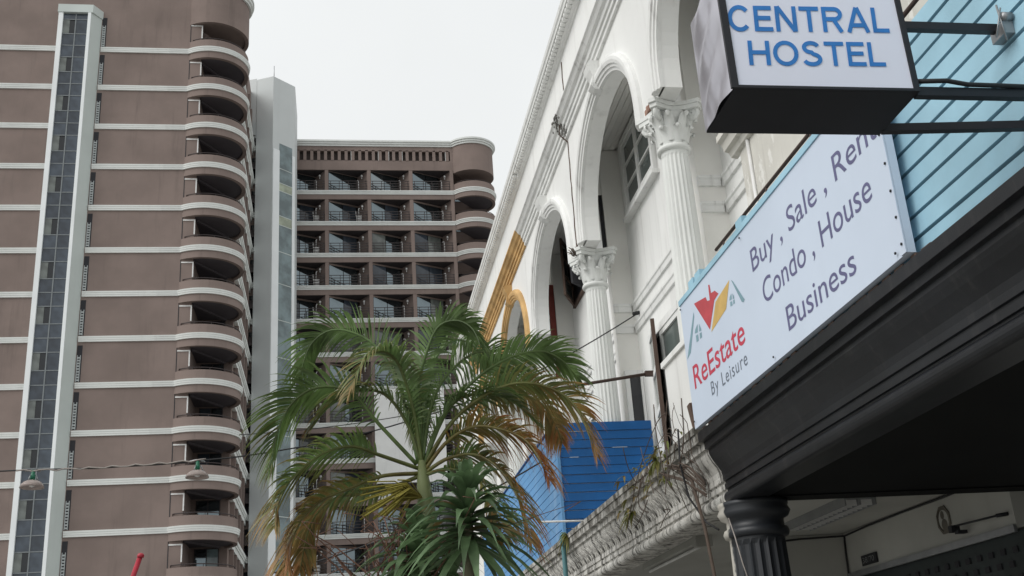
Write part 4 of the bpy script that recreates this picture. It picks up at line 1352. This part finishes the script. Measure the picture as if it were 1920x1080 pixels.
# ------------------------------------------------------------------ blue boarded enclosure standing on the mouldy cornice
bx = thing('board_enclosure', 'deep blue boarded enclosure standing on the mouldy cornice beside the palm', 'hoarding', (3.5, 16, 3.68))
YE = 14.5
MB().box(2.95, 4.22, YE + .03, YE + .07, 3.66, 5.16).build('backing', M['finwhite'], bx)
for i in range(13):
    z = 3.69 + i * .1175
    s = MB()
    j = [random.uniform(-.004, .004) for _ in range(4)]
    top = .117 if i == 12 else .1095
    V = [(2.93, YE + j[0], z), (4.235, YE + j[1], z + j[2]), (4.235, YE + .03, z + j[2]), (2.93, YE + .03, z),
         (2.93, YE + .008, z + top), (4.235, YE + .008, z + top + j[3]), (4.235, YE + .03, z + top + j[3]), (2.93, YE + .03, z + top)]
    s.add(V, [(0, 1, 2, 3), (4, 5, 6, 7), (0, 1, 5, 4), (1, 2, 6, 5), (2, 3, 7, 6), (3, 0, 4, 7)])
    s.build('board', M['blue'], bx)
for i in range(1, 13):  # white strips paint in light showing through gaps between the boards
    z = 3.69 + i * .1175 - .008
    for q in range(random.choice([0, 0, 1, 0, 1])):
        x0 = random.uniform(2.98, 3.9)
        MB().box(x0, x0 + random.uniform(.1, .32), YE + .001, YE + .02, z + .002, z + .006).build('light_gap', M['finwhite'], bx)
MB().box(2.89, 2.928, YE - .012, YE + .06, 3.66, 5.23).build('corner_post', M['paleblue'], bx)
MB().box(2.915, 2.935, YE + .07, 23.0, 3.69, 5.2).build('side_backing', M['blue'], bx)
for i in range(13):
    z = 3.69 + i * .1175
    m_ = M['paleblue']
    MB().box(2.895 + random.uniform(-.003, .003), 2.914, YE + .062, 23.0, z, z + .107).build('side_board', m_, bx)
s = MB(); s.box(2.88, 2.94, YE - .02, 23.0, 5.232, 5.25); s.build('cap_rail', M['blue'], bx)
# ------------------------------------------------------------------ small fittings along the walkway
wr = thing('white_rod', 'thin white rod sticking out across the blue boards near the cornice', 'rod', (3.1, 14.35, 3.86))
MB().tube([(2.56, 14.3, 3.87), (3.24, 14.3, 3.86)], .014, 6).build('rod', M['white_metal'], wr)
rp_ = thing('metal_pipe', 'brown metal pipe reaching out level from the lower window casement over the blue boards', 'pipe', (3.4, 14.0, 5.6))
MB().tube([(2.45, 14.0, 5.50), (4.1, 14.0, 5.73)], .022, 8).build('pipe', M['rust'], rp_)
MB().box(4.08, 4.2, 13.97, 14.03, 5.70, 5.77).build('clamp', M['rust'], rp_)
dp = thing('drain_pipe', 'teal drain pipe going down at the corner of the blue boards', 'pipe', (2.84, 14.3, 0))
MB().tube([(2.84, 14.3, .13), (2.84, 14.3, 3.6), (2.86, 14.32, 3.72)], .032, 8).build('pipe', M['tealpipe'], dp)
MB().tube([(2.84, 14.3, 3.55), (2.84, 14.3, 3.68)], .042, 8).build('collar', M['tealpipe'], dp)
tb = thing('tube_light', 'plain white batten tube light under the walkway ceiling left of the black column', 'light', (3.9, 13, 3.2))
MB().box(3.72, 3.86, 11.6, 13.8, 3.15, 3.214).build('batten', M['ceil'], tb)
MB().box(3.70, 3.88, 11.5, 11.598, 3.10, 3.214).build('end_cap', M['ceil'], tb)
MB().tube([(3.79, 11.6, 3.12), (3.79, 13.75, 3.12)], .018, 8).build('tube', M['white_metal'], tb)
lv = thing('louvre_light', 'long louvred ceiling light with bright reflector cells, behind the black column', 'light', (4.6, 10.2, 3.2))
MB().box(4.46, 4.74, 9.45, 10.95, 3.19, 3.214).build('tray', M['grey_metal'], lv)
s = MB(); s.box(4.45, 4.462, 9.44, 10.96, 3.13, 3.214); s.box(4.738, 4.75, 9.44, 10.96, 3.13, 3.214)
s.box(4.592, 4.608, 9.45, 10.95, 3.135, 3.19); s.build('tray_side', M['grey_metal'], lv)
for c, (xa, xb) in enumerate(((4.463, 4.59), (4.61, 4.737))):
    f0 = MB().box(xa, xb, 9.5, 9.506, 3.135, 3.188).build('reflector_fin', M['white_metal'], lv)
    for i in range(1, 14): piece(f0, lv, (0, i * .105, 0))
pq = thing('wall_plaque', 'dark eight sided plaque with a raised figure on the shop wall above the shutter', 'plaque', (5.5, 9.68, 3.0))
s = MB()
oc = [(9.68 + .125 * math.cos(R(22.5 + 45 * i)), 3.0 + .135 * math.sin(R(22.5 + 45 * i))) for i in range(8)]
oc2 = [(9.68 + .10 * math.cos(R(22.5 + 45 * i)), 3.0 + .108 * math.sin(R(22.5 + 45 * i))) for i in range(8)]
V = [(5.4985, y, z) for y, z in oc] + [(5.488, y, z) for y, z in oc] + [(5.486, y, z) for y, z in oc2] + [(5.493, y, z) for y, z in oc2]
F = []
for r in range(3): F += [(r * 8 + i, r * 8 + (i + 1) % 8, r * 8 + 8 + (i + 1) % 8, r * 8 + 8 + i) for i in range(8)]
F.append(tuple(24 + i for i in range(8)))
s.add(V, F); s.build('frame', M['plaque'], pq)
MB().add([(5.4925, y, z) for y, z in [(9.68 + .085 * math.cos(R(20 * i)), 3.0 + .09 * math.sin(R(20 * i))) for i in range(18)]], [tuple(range(18))]).build('face', M['ceil'], pq)
s = MB()
for (cy_, cz_, ry_, rz_) in ((9.69, 3.045, .034, .04), (9.675, 2.955, .055, .055)):
    V = [(5.487, cy_, cz_)] + [(5.4915, cy_ + ry_ * math.cos(R(30 * i)), cz_ + rz_ * math.sin(R(30 * i))) for i in range(12)]
    s.add(V, [(0, 1 + i, 1 + (i + 1) % 12) for i in range(12)], True)
s.build('figure', M['plaque'], pq)
npl = thing('number_plate', 'small dark house number plate at the far end of the shop wall', 'plate', (5.49, 11.28, 2.86))
MB().box(5.478, 5.497, 11.11, 11.46, 2.81, 2.915).build('plate', M['blackmetal'], npl)
put_text(text_mesh('38/70', .27, .06), M['grey_metal'], npl, lambda u, v: Vector((5.4765, 11.43 - u, 2.835 + v)))
ba = thing('bracket_arm', 'thin dark metal arm fixed on the shop wall right of the plaque', 'bracket', (5.4, 9.0, 2.87))
s = MB(); s.tube([(5.40, 9.38, 2.895), (5.40, 8.68, 2.87)], .010, 6); s.build('arm', M['blackmetal'], ba)
s = MB(); s.box(5.36, 5.44, 9.34, 9.40, 2.84, 2.90); s.box(5.38, 5.47, 9.28, 9.34, 2.82, 2.85); s.build('hinge', M['blackmetal'], ba)
MB().tube([(5.40, 8.68, 2.87), (5.495, 8.66, 2.88)], .018, 6).build('mount', M['blackmetal'], ba)
wc_ = thing('wall_cable', 'thin dark cable clipped along the joint of the walkway ceiling and shop wall', 'cable', (5.4, 10, 3.2))
s = MB(); s.tube([(5.49, 8.9, 3.205), (5.485, 9.6, 3.195), (5.49, 10.4, 3.2), (5.485, 11.2, 3.195), (5.49, 11.8, 3.18), (5.0, 11.84, 3.175), (4.7, 11.84, 3.155), (4.63, 11.84, 3.165)], .011, 5)
s.tube([(5.49, 11.8, 3.18), (5.485, 11.82, 3.0), (5.47, 11.82, 2.4)], .011, 5)
s.build('cable', M['cable'], wc_)

# ------------------------------------------------------------------ light string with two pendant lamps, other wires
def sag(a, b, n, d):
    return [tuple(a[i] + (b[i] - a[i]) * t + ((-d * 4 * t * (1 - t)) if i == 2 else 0) for i in range(3)) for t in [k / n for k in range(n + 1)]]
ls = thing('light_string', 'sagging twine and cable strung over the street carrying two pendant lamps', 'cable', (-2, 13, 4.5))
P = sag((-7.5, 12.9, 4.55), (-3.37, 13, 4.475), 6, .05) + sag((-3.37, 13, 4.475), (-1.59, 13, 4.525), 8, .02)[1:] + sag((-1.59, 13, 4.525), (4.28, 14.7, 6.85), 16, .42)[1:]
P = [(x, y, z + random.uniform(-.008, .008)) for x, y, z in P]
MB().tube(P, .009, 5).build('cable', M['cable'], ls)
Q = [(x, y - .012, z + .012 * math.sin(i * 2.2)) for i, (x, y, z) in enumerate(sag((-3.55, 13, 4.47), (-1.5, 13, 4.53), 24, .02))]
MB().tube(Q, .009, 5).build('twine', M['cablew'], ls)
MB().tube([(4.20, 14.67, 6.83), (4.3, 14.7, 6.86)], .028, 8).build('wall_hook', M['cable'], ls)
def lamp(x, y, z, label):
    t = thing('pendant_lamp', label, 'lamp', (x, y, z - .2), 'pendant lamps on the light string')
    s = MB(); s.lathe([(.026, -.11), (.032, -.06), (.022, -.05), (.022, -.02), (.012, 0)], (x, y, z), 12); s.build('holder', M['green'], t)
    s = MB()
    for a in range(3):
        an = a * 2.1
        s.tube([(x + .035 * math.cos(an), y + .035 * math.sin(an), z - .06), (x + .065 * math.cos(an), y + .065 * math.sin(an), z - .125)], .006, 4)
    s.tube([(x - .09, y, z - .01), (x - .02, y, z + .005), (x + .03, y, z + .0), (x + .08, y, z - .02)], .01, 4)
    s.build('wire_ties', M['grey_metal'], t)
    s = MB()
    s.lathe([(.04, -.115), (.06, -.12), (.09, -.135), (.12, -.165), (.132, -.20), (.126, -.20), (.112, -.165), (.085, -.143), (.04, -.125)], (x, y, z), 24, cap=False)
    s.build('shade', M['lampshade'], t)
    s = MB(); s.lathe([(.01, -.19), (.03, -.18), (.035, -.15), (.02, -.115)], (x, y, z), 12); s.build('bulb', M['white_metal'], t)
    return t
m_, t_, p_ = new_mat('cloudy_lamp_plastic')
p_.inputs['Base Color'].default_value = (.55, .48, .45, 1); p_.inputs['Roughness'].default_value = .15
p_.inputs['Transmission Weight'].default_value = .55; p_.inputs['IOR'].default_value = 1.2
M['lampshade'] = m_
lamp(-3.37, 13, 4.475, 'pendant lamp with green holder and clear domed shade, in front of the stair window strip')
lamp(-1.59, 13, 4.525, 'pendant lamp with green holder and clear domed shade, in front of the rounded corner balconies')
lw2 = thing('low_wire', 'thin black wires crossing low behind the palm in front of the back apartment block', 'cable', (0, 16, 4))
MB().tube(sag((-.9, 16, 3.6), (3.2, 15.5, 5.1), 14, .2), .012, 5).build('cable', M['cable'], lw2)
MB().tube(sag((-1.4, 16, 5.55), (2.85, 15, 5.9), 14, .12), .007, 5).build('cable', M['cable'], lw2)
rdp = thing('red_pole', 'top of a slanted red pole low in front of the brown tower', 'pole', (-2.3, 10, 1.0))
MB().tube([(-1.668, 10, 3.04), (-2.45, 10, .5)], .022, 8).build('pole', M['red'], rdp)
MB().lathe([(.028, 0), (.03, .02), (.02, .035), (0, .04)], (-1.665, 10, 3.03), 10).build('cap', M['red'], rdp)
MB().lathe([(.25, 0), (.25, .12), (.05, .16), (.05, .5)], (-2.45, 10, .004), 16).build('base', M['grey_metal'], rdp)

# ------------------------------------------------------------------ plants
def attr_mesh(s, dry, name, mat):
    me = bpy.data.meshes.new(name)
    me.from_pydata(s.v, [], s.f)
    me.polygons.foreach_set('use_smooth', s.sm)
    a = me.attributes.new('dry', 'FLOAT', 'POINT')
    a.data.foreach_set('value', dry)
    me.materials.append(mat); me.update()
    return me
def interp(P, t):
    n = len(P) - 1
    f = t * n; i = min(int(f), n - 1); u = f - i
    p0, p1, p2, p3 = (Vector(P[max(i - 1, 0)]), Vector(P[i]), Vector(P[i + 1]), Vector(P[min(i + 2, n)]))
    return 0.5 * ((2 * p1) + (p2 - p0) * u + (2 * p0 - 5 * p1 + 4 * p2 - p3) * u * u + (3 * p1 - p0 - 3 * p2 + p3) * u ** 3)
def frond(P, dry, Lmax, parent, seed, roll=0):
    r = random.Random(seed)
    s = MB(); dv = []
    n = 26
    C = [interp(P, i / n) for i in range(n + 1)]
    s.tube(C, [.020 * (1 - .85 * i / n) + .003 for i in range(n + 1)], 5)
    dv += [dry * .5] * (len(s.v) - len(dv))
    NL = 70
    for k in range(NL):
        t = .17 + .83 * (k / (NL - 1)) ** .92
        p = interp(P, t); q = interp(P, min(1, t + .02)); q0 = interp(P, max(0, t - .02))
        T = (q - q0).normalized()
        side = T.cross(Vector((0, 0, 1)))
        if side.length < .05: side = Vector((1, 0, 0))
        side.normalize()
        upv = side.cross(T).normalized()
        rl = R(roll) * (1 - .35 * t)
        side, upv = side * math.cos(rl) + upv * math.sin(rl), upv * math.cos(rl) - side * math.sin(rl)
        env = (min(1, (t - .08) / .22)) * (1 - max(0, (t - .62) / .38) ** 1.5 * .68)
        for sg in (-1, 1):
            L = Lmax * env * r.uniform(.85, 1.1)
            if r.random() < .04: L *= .5
            ang = R(62 - 34 * t + r.uniform(-5, 5))
            D = (T * math.cos(ang) + side * sg * math.sin(ang) + upv * (.34 + r.uniform(-.12, .14))).normalized()
            droop = L * r.uniform(.22, .5) * (1 + .7 * dry)
            W = D.cross(upv)
            if W.length < .05: W = T.copy()
            W.normalize()
            tw = r.uniform(-.5, .5)
            W = (W * math.cos(tw) + upv * math.sin(tw)).normalized()
            seg = 5
            base = len(s.v)
            V, F = [], []
            wm = .0105 * (.7 + .5 * env)
            d_l = min(1, max(0, dry * 1.1 - .42 + r.uniform(-.25, .3) + (t - .45) * .9 * (dry > .05)))
            for j in range(seg + 1):
                u = j / seg
                c = p + D * (L * u * (1 - .12 * u)) + Vector((0, 0, -droop * u ** 2.2))
                w = wm * (1.0 if 0 < u < .55 else (.55 if u == 0 else max(.06, 1 - (u - .5) * 1.9)))
                V += [c - W * w, c + W * w]
                e = min(1, d_l + (max(0, u - .35) * 1.3 * dry))
                dv += [e, e]
            for j in range(seg): F.append((2 * j, 2 * j + 1, 2 * j + 3, 2 * j + 2))
            s.add(V, F, True)
    return link('frond', attr_mesh(s, dv, 'frond', M['palm']), parent)
palm = thing('palm_tree', 'feathery green palm with browning lower fronds in front of the blue boards', 'palm', (.85, 11, 0))
s = MB()
s.tube([(.86, 11, 0), (.85, 11, 1.0), (.87, 11, 2.2), (.86, 11, 3.05)], [.11, .085, .075, .07], 12)
for i in range(24): s.lathe([(.078, 0), (.088, .012), (.078, .03)], (.858, 11, .25 + i * .12), 12, cap=False)
s.build('trunk', M['trunk'], palm)
s = MB(); s.tube([(.86, 11, 2.95), (.86, 11, 3.15), (.85, 11, 3.45), (.83, 11, 3.75), (.815, 11, 4.0)], [.072, .10, .095, .07, .035], 14)
s.build('crownshaft', M['shaft'], palm)
FRONDS = [
    ([(0.809, 11.0, 3.976), (0.8, 10.93, 4.59), (0.844, 10.839, 4.912), (0.995, 10.739, 5.287), (1.184, 10.631, 5.343), (1.335, 10.518, 5.219), (1.399, 10.4, 4.977)], 0, 0.62),
    ([(0.784, 11.0, 3.977), (0.677, 11.058, 4.574), (0.561, 11.134, 4.981), (0.333, 11.218, 5.335), (-0.012, 11.307, 5.499), (-0.269, 11.402, 5.378), (-0.404, 11.5, 5.029)], 0, 0.62),
    ([(0.77, 11.0, 3.965), (0.386, 10.977, 4.401), (0.135, 10.946, 4.705), (-0.194, 10.913, 4.756), (-0.456, 10.877, 4.581), (-0.6, 10.839, 4.241), (-0.63, 10.8, 3.931)], 0.08, 0.6),
    ([(0.782, 11.0, 3.926), (0.376, 10.895, 4.057), (0.126, 10.759, 4.11), (-0.155, 10.608, 4.01), (-0.422, 10.447, 3.753), (-0.539, 10.277, 3.489), (-0.561, 10.1, 3.255)], 0.32, 0.55),
    ([(0.78, 11.0, 3.874), (0.422, 10.918, 3.844), (0.121, 10.813, 3.721), (-0.181, 10.695, 3.576), (-0.367, 10.57, 3.347), (-0.452, 10.438, 3.053), (-0.456, 10.3, 2.811)], 0.6, 0.5),
    ([(0.792, 11.0, 3.848), (0.501, 11.058, 3.755), (0.25, 11.134, 3.716), (-0.027, 11.218, 3.704), (-0.243, 11.307, 3.538), (-0.333, 11.402, 3.305), (-0.385, 11.5, 3.046)], 0.45, 0.45),
    ([(0.822, 11.0, 3.976), (0.94, 11.082, 4.574), (1.123, 11.187, 4.929), (1.42, 11.305, 5.2), (1.66, 11.43, 5.236), (1.835, 11.562, 5.055), (1.899, 11.7, 4.861)], 0.1, 0.55),
    ([(0.834, 11.0, 3.95), (1.086, 10.977, 4.488), (1.443, 10.946, 4.85), (1.797, 10.913, 5.04), (2.091, 10.877, 5.078), (2.292, 10.839, 4.965), (2.443, 10.8, 4.757)], 0.05, 0.52),
    ([(0.845, 11.0, 3.923), (1.146, 11.105, 4.412), (1.522, 11.241, 4.685), (1.849, 11.392, 4.775), (2.151, 11.553, 4.727), (2.336, 11.723, 4.537), (2.439, 11.9, 4.347)], 0.55, 0.5),
    ([(0.839, 11.0, 3.949), (1.182, 10.93, 4.42), (1.605, 10.839, 4.679), (1.96, 10.739, 4.695), (2.269, 10.631, 4.51), (2.402, 10.518, 4.2), (2.439, 10.4, 3.89)], 0.5, 0.5),
    ([(0.844, 11.0, 3.898), (1.065, 10.907, 4.154), (1.315, 10.786, 4.274), (1.552, 10.652, 4.22), (1.777, 10.508, 4.076), (1.887, 10.357, 3.849), (1.929, 10.2, 3.618)], 0.8, 0.5),
    ([(0.844, 11.0, 3.872), (1.056, 10.895, 3.983), (1.298, 10.759, 3.996), (1.475, 10.608, 3.868), (1.613, 10.447, 3.631), (1.69, 10.277, 3.331), (1.712, 10.1, 3.022)], 0.6, 0.5),
    ([(0.83, 11.0, 3.847), (1.022, 10.849, 3.872), (1.177, 10.652, 3.812), (1.318, 10.434, 3.651), (1.396, 10.201, 3.4), (1.41, 9.955, 3.172), (1.398, 9.7, 2.976)], 0.35, 0.45),
    ([(0.809, 11.0, 3.976), (0.836, 10.825, 4.35), (0.903, 10.599, 4.548), (1.011, 10.347, 4.603), (1.103, 10.078, 4.472), (1.134, 9.795, 4.221), (1.113, 9.5, 3.956)], 0, 0.5),
    ([(0.809, 11.0, 3.976), (0.748, 10.825, 4.378), (0.627, 10.599, 4.555), (0.469, 10.347, 4.615), (0.29, 10.078, 4.467), (0.164, 9.795, 4.222), (0.113, 9.5, 3.985)], 0.1, 0.5),
    ([(0.809, 11.0, 3.976), (0.892, 11.14, 4.564), (1.005, 11.321, 5.085), (1.143, 11.522, 5.349), (1.34, 11.738, 5.506), (1.564, 11.964, 5.455), (1.73, 12.2, 5.281)], 0, 0.55),
]

ROLL = [65, -62, -60, -45, -35, -30, 50, 55, 45, 50, 40, 35, 25, 10, 10, 45]
for i, (P, d, L) in enumerate(FRONDS):
    if i not in (13, 14): frond(P, d, L * (.68 if i in (0, 15) else .95), palm, 100 + i, ROLL[i])
# a few young fronds to thicken the heart, none of them where the others are
for i in range(4):
    r = random.Random(50 + i)
    a = r.uniform(0, 6.28); h = r.uniform(.7, 1.15); o = r.uniform(.5, 1.0)
    P = [(.83, 11, 3.9), (.83 + .18 * o * math.cos(a), 11 + .18 * o * math.sin(a), 3.9 + h * .6), (.83 + .5 * o * math.cos(a), 11 + .5 * o * math.sin(a), 3.9 + h), (.83 + 1.0 * o * math.cos(a), 11 + 1.0 * o * math.sin(a), 3.9 + h * .95), (.83 + 1.35 * o * math.cos(a), 11 + 1.35 * o * math.sin(a), 3.9 + h * .55)]
    frond(P, .1 if i % 3 else .25, .42, palm, 300 + i)
# yellow flower stalks
s = MB(); dv = []
r = random.Random(9)
for i in range(60):
    p0 = Vector((.80, 10.9, 3.62)); d = Vector((-.42 + r.uniform(-.22, .2), -.1 + r.uniform(-.2, .2), .02 + r.uniform(-.2, .16)))
    s.tube([p0, p0 + d * .5 + Vector((0, 0, .05)), p0 + d + Vector((0, 0, -.06))], .007, 4)
M['flower'] = plain('palm_flower_stalk', (.30, .26, .05), .8)
s.build('flower_stalk', M['flower'], palm)

def sword(s, dv, base, D, L, W, droop, r, dry=0.0):
    up = Vector((0, 0, 1))
    side = D.cross(up)
    if side.length < .1: side = Vector((1, 0, 0))
    side.normalize()
    seg = 7
    V, F = [], []
    for j in range(seg + 1):
        u = j / seg
        c = base + D * (L * u) + Vector((0, 0, -droop * L * u ** 2.4))
        T = (D + Vector((0, 0, -droop * 2.4 * u ** 1.4))).normalized()
        nrm = side.cross(T)
        w = W * (.75 + .5 * math.sin(math.pi * min(1, u * 1.3)) * .5) * (1 if u < .6 else max(.03, 1 - (u - .6) / .4))
        V += [c - side * w + nrm * w * .35, c, c + side * w + nrm * w * .35]
        dv += [min(1, dry + max(0, u - .8) * dry * 2)] * 3
    for j in range(seg):
        for q in range(2): F.append((3 * j + q, 3 * j + q + 1, 3 * j + 4 + q, 3 * j + 3 + q))
    s.add(V, F, True)
def dracaena(name, label, c, n, L, seed, base_z=0):
    t = thing(name, label, 'plant', (c[0], c[1], 0))
    r = random.Random(seed)
    s = MB(); s.tube([(c[0], c[1], base_z), (c[0] - .02, c[1], c[2] * .5), (c[0], c[1], c[2])], [.06, .05, .045], 10)
    s.build('trunk', M['trunk'], t)
    for i in range(n):
        f = i / n
        a = i * 2.39996 + r.uniform(-.2, .2)
        el = R(82 - 105 * f ** .8 + r.uniform(-8, 8))
        D = Vector((math.cos(a) * math.cos(el), math.sin(a) * math.cos(el), math.sin(el)))
        s = MB(); dv = []
        b = Vector((c[0], c[1], c[2] + .12 - .42 * f))
        sword(s, dv, b, D, L * r.uniform(.75, 1.1) * (.75 + .3 * f), .042 * r.uniform(.8, 1.15), .28 + .35 * (1 - abs(f - .4)), r, .0 if r.random() < .9 else .7)
        link('leaf', attr_mesh(s, dv, 'leaf', M['sword']), t)
    return t
dracaena('dracaena', 'dark green sword leaved plant at the foot of the palm crown', (1.08, 9.5, 3.24), 100, .84, 21)
dracaena('dracaena', 'smaller darker clump of sword leaves left of the large one, under the palm', (.68, 10.2, 3.02), 95, .74, 22)
# dry reddish twigs left of the palm
dt = thing('dry_shrub', 'bare reddish dry twigs low beside the palm', 'shrub', (.45, 10.3, 0))
r = random.Random(4)
s = MB()
for i in range(46):
    p = Vector((.45 + r.uniform(-.2, .2), 10.3 + r.uniform(-.2, .2), 1.6 if i < 12 else 2.5))
    q = [p]
    d = Vector((r.uniform(-.2, .2), r.uniform(-.15, .15), .22))
    for k in range(6):
        d = d + Vector((r.uniform(-.09, .09), r.uniform(-.09, .09), r.uniform(-.06, .02)))
        q.append(q[-1] + d)
    q = [v for v in q if v.z < 3.35]
    if len(q) > 2: s.tube(q, [.010 - .0013 * k for k in range(len(q))], 4)
    for v in q[2:]:
        e = v + Vector((r.uniform(-.18, .18), r.uniform(-.1, .1), r.uniform(-.12, .14)))
        if e.z < 3.35: s.tube([v, e], .004, 3)
s.tube([(.45, 10.3, 0), (.43, 10.3, 1.7)], .03, 6)
s.build('twigs', M['twigr'], dt)
# dry climber on the end of the mouldy cornice
cl_ = thing('dry_climber', 'tangled dry climbing stems hanging over the end of the mouldy cornice by the black column', 'vine', (2.9, 9.0, 3.0))
s = MB(); r = random.Random(12)
for i in range(34):
    y = 8.66 + r.random() ** 1.7 * 1.5
    p = Vector((2.80 + r.uniform(-.08, .06), y, r.uniform(3.60, 4.0) if r.random() < .6 else r.uniform(3.15, 3.6)))
    d = Vector((r.uniform(-.04, .04), r.uniform(-.07, .07), r.uniform(-.07, .07)))
    cu = Vector((r.uniform(-.01, .01), r.uniform(-.022, .022), r.uniform(-.026, .014)))
    q = [p]
    for k in range(r.randint(7, 14)):
        d = d * .93 + cu + Vector((0, r.uniform(-.012, .012), r.uniform(-.012, .012)))
        v = q[-1] + d
        v.x = min(v.x, 2.86 if v.z > 3.45 else 2.95)
        if not (3.08 < v.z < 4.05 and 8.6 < v.y < 10.5): break
        q.append(v)
    if len(q) > 3: s.tube(q, r.uniform(.002, .0052), 4)
for i in range(7):
    s.tube([(2.83, 9.6 - .1 * i, 3.5 + r.uniform(-.04, .04)), (2.86, 9.1 - .05 * i, 3.38 + r.uniform(-.05, .05)), (2.92, 8.66, 3.12 + .02 * i)], .008, 4)
s.build('stems', M['twig'], cl_)
MB().tube([(2.84, 8.95, 3.75), (2.83, 8.97, 3.45), (2.88, 9.0, 3.18), (2.95, 8.85, 2.95), (3.0, 8.7, 2.86)], .009, 5).build('stem', M['cable'], cl_)
MB().tube([(2.86, 9.15, 3.45), (2.9, 8.92, 3.3), (2.94, 8.86, 2.9), (2.96, 8.8, 2.4), (2.99, 8.76, .13)], .016, 6).build('stem', M['twig'], cl_)
MB().tube([(3.02, 8.50, 2.93), (2.99, 8.32, 2.75), (3.0, 8.26, 2.55), (3.02, 8.2, 2.35)], .006, 4).build('stem', M['cablew'], cl_)
ws = thing('wooden_stub', 'short dark wooden post stub on the mouldy cornice beside the long sign', 'post', (2.98, 8.78, 3.62))
MB().bar((2.98, 8.78, 3.62), (2.95, 8.82, 3.93), .075, .075).build('post', M['wood'], ws)
dv = []; s = MB()
for i in range(30):
    y = 8.9 + r.random() ** 1.3 * 2.2
    p = Vector((2.82 + r.uniform(-.03, .05), y, (3.68 if r.random() < .4 else r.uniform(3.3, 3.65)) + r.uniform(-.03, .05)))
    for k in range(2):
        a = r.uniform(0, 6.28); e = r.uniform(-.6, .8)
        D = Vector((-abs(math.cos(a)) * math.cos(e), math.sin(a) * math.cos(e), math.sin(e)))
        n0 = len(s.v); sword(s, dv, p, D, r.uniform(.05, .13), .012, .6, r, r.uniform(0, .9))
l_ = link('leaves', attr_mesh(s, dv, 'leaves', M['weed']), cl_); tag(l_, kind='stuff')
# weeds rooted in the cornice
for (y, z, n, lab) in ((11.15, 3.42, 16, 'small yellow-green fern growing out of the cornice cove, midway along'), (14.15, 3.66, 22, 'small dark weed at the foot of the blue boards on the cornice'), (9.75, 3.66, 20, 'small yellowing weed on top of the cornice near the long sign')):
    t = thing('cornice_weed', lab, 'plant', (2.86, y, z), 'weeds on the cornice')
    s = MB(); dv = []
    for i in range(n):
        a = r.uniform(0, 6.28); e = r.uniform(-.9, .9)
        D = Vector((-abs(math.cos(a)) * math.cos(e) - .1, math.sin(a) * math.cos(e), math.sin(e))).normalized()
        sword(s, dv, Vector((2.87 if z > 3.5 else 2.96, y, z)), D, r.uniform(.10, .24), .014, .7, r, r.uniform(0, .5))
    link('leaves', attr_mesh(s, dv, 'leaves', M['weed']), t)
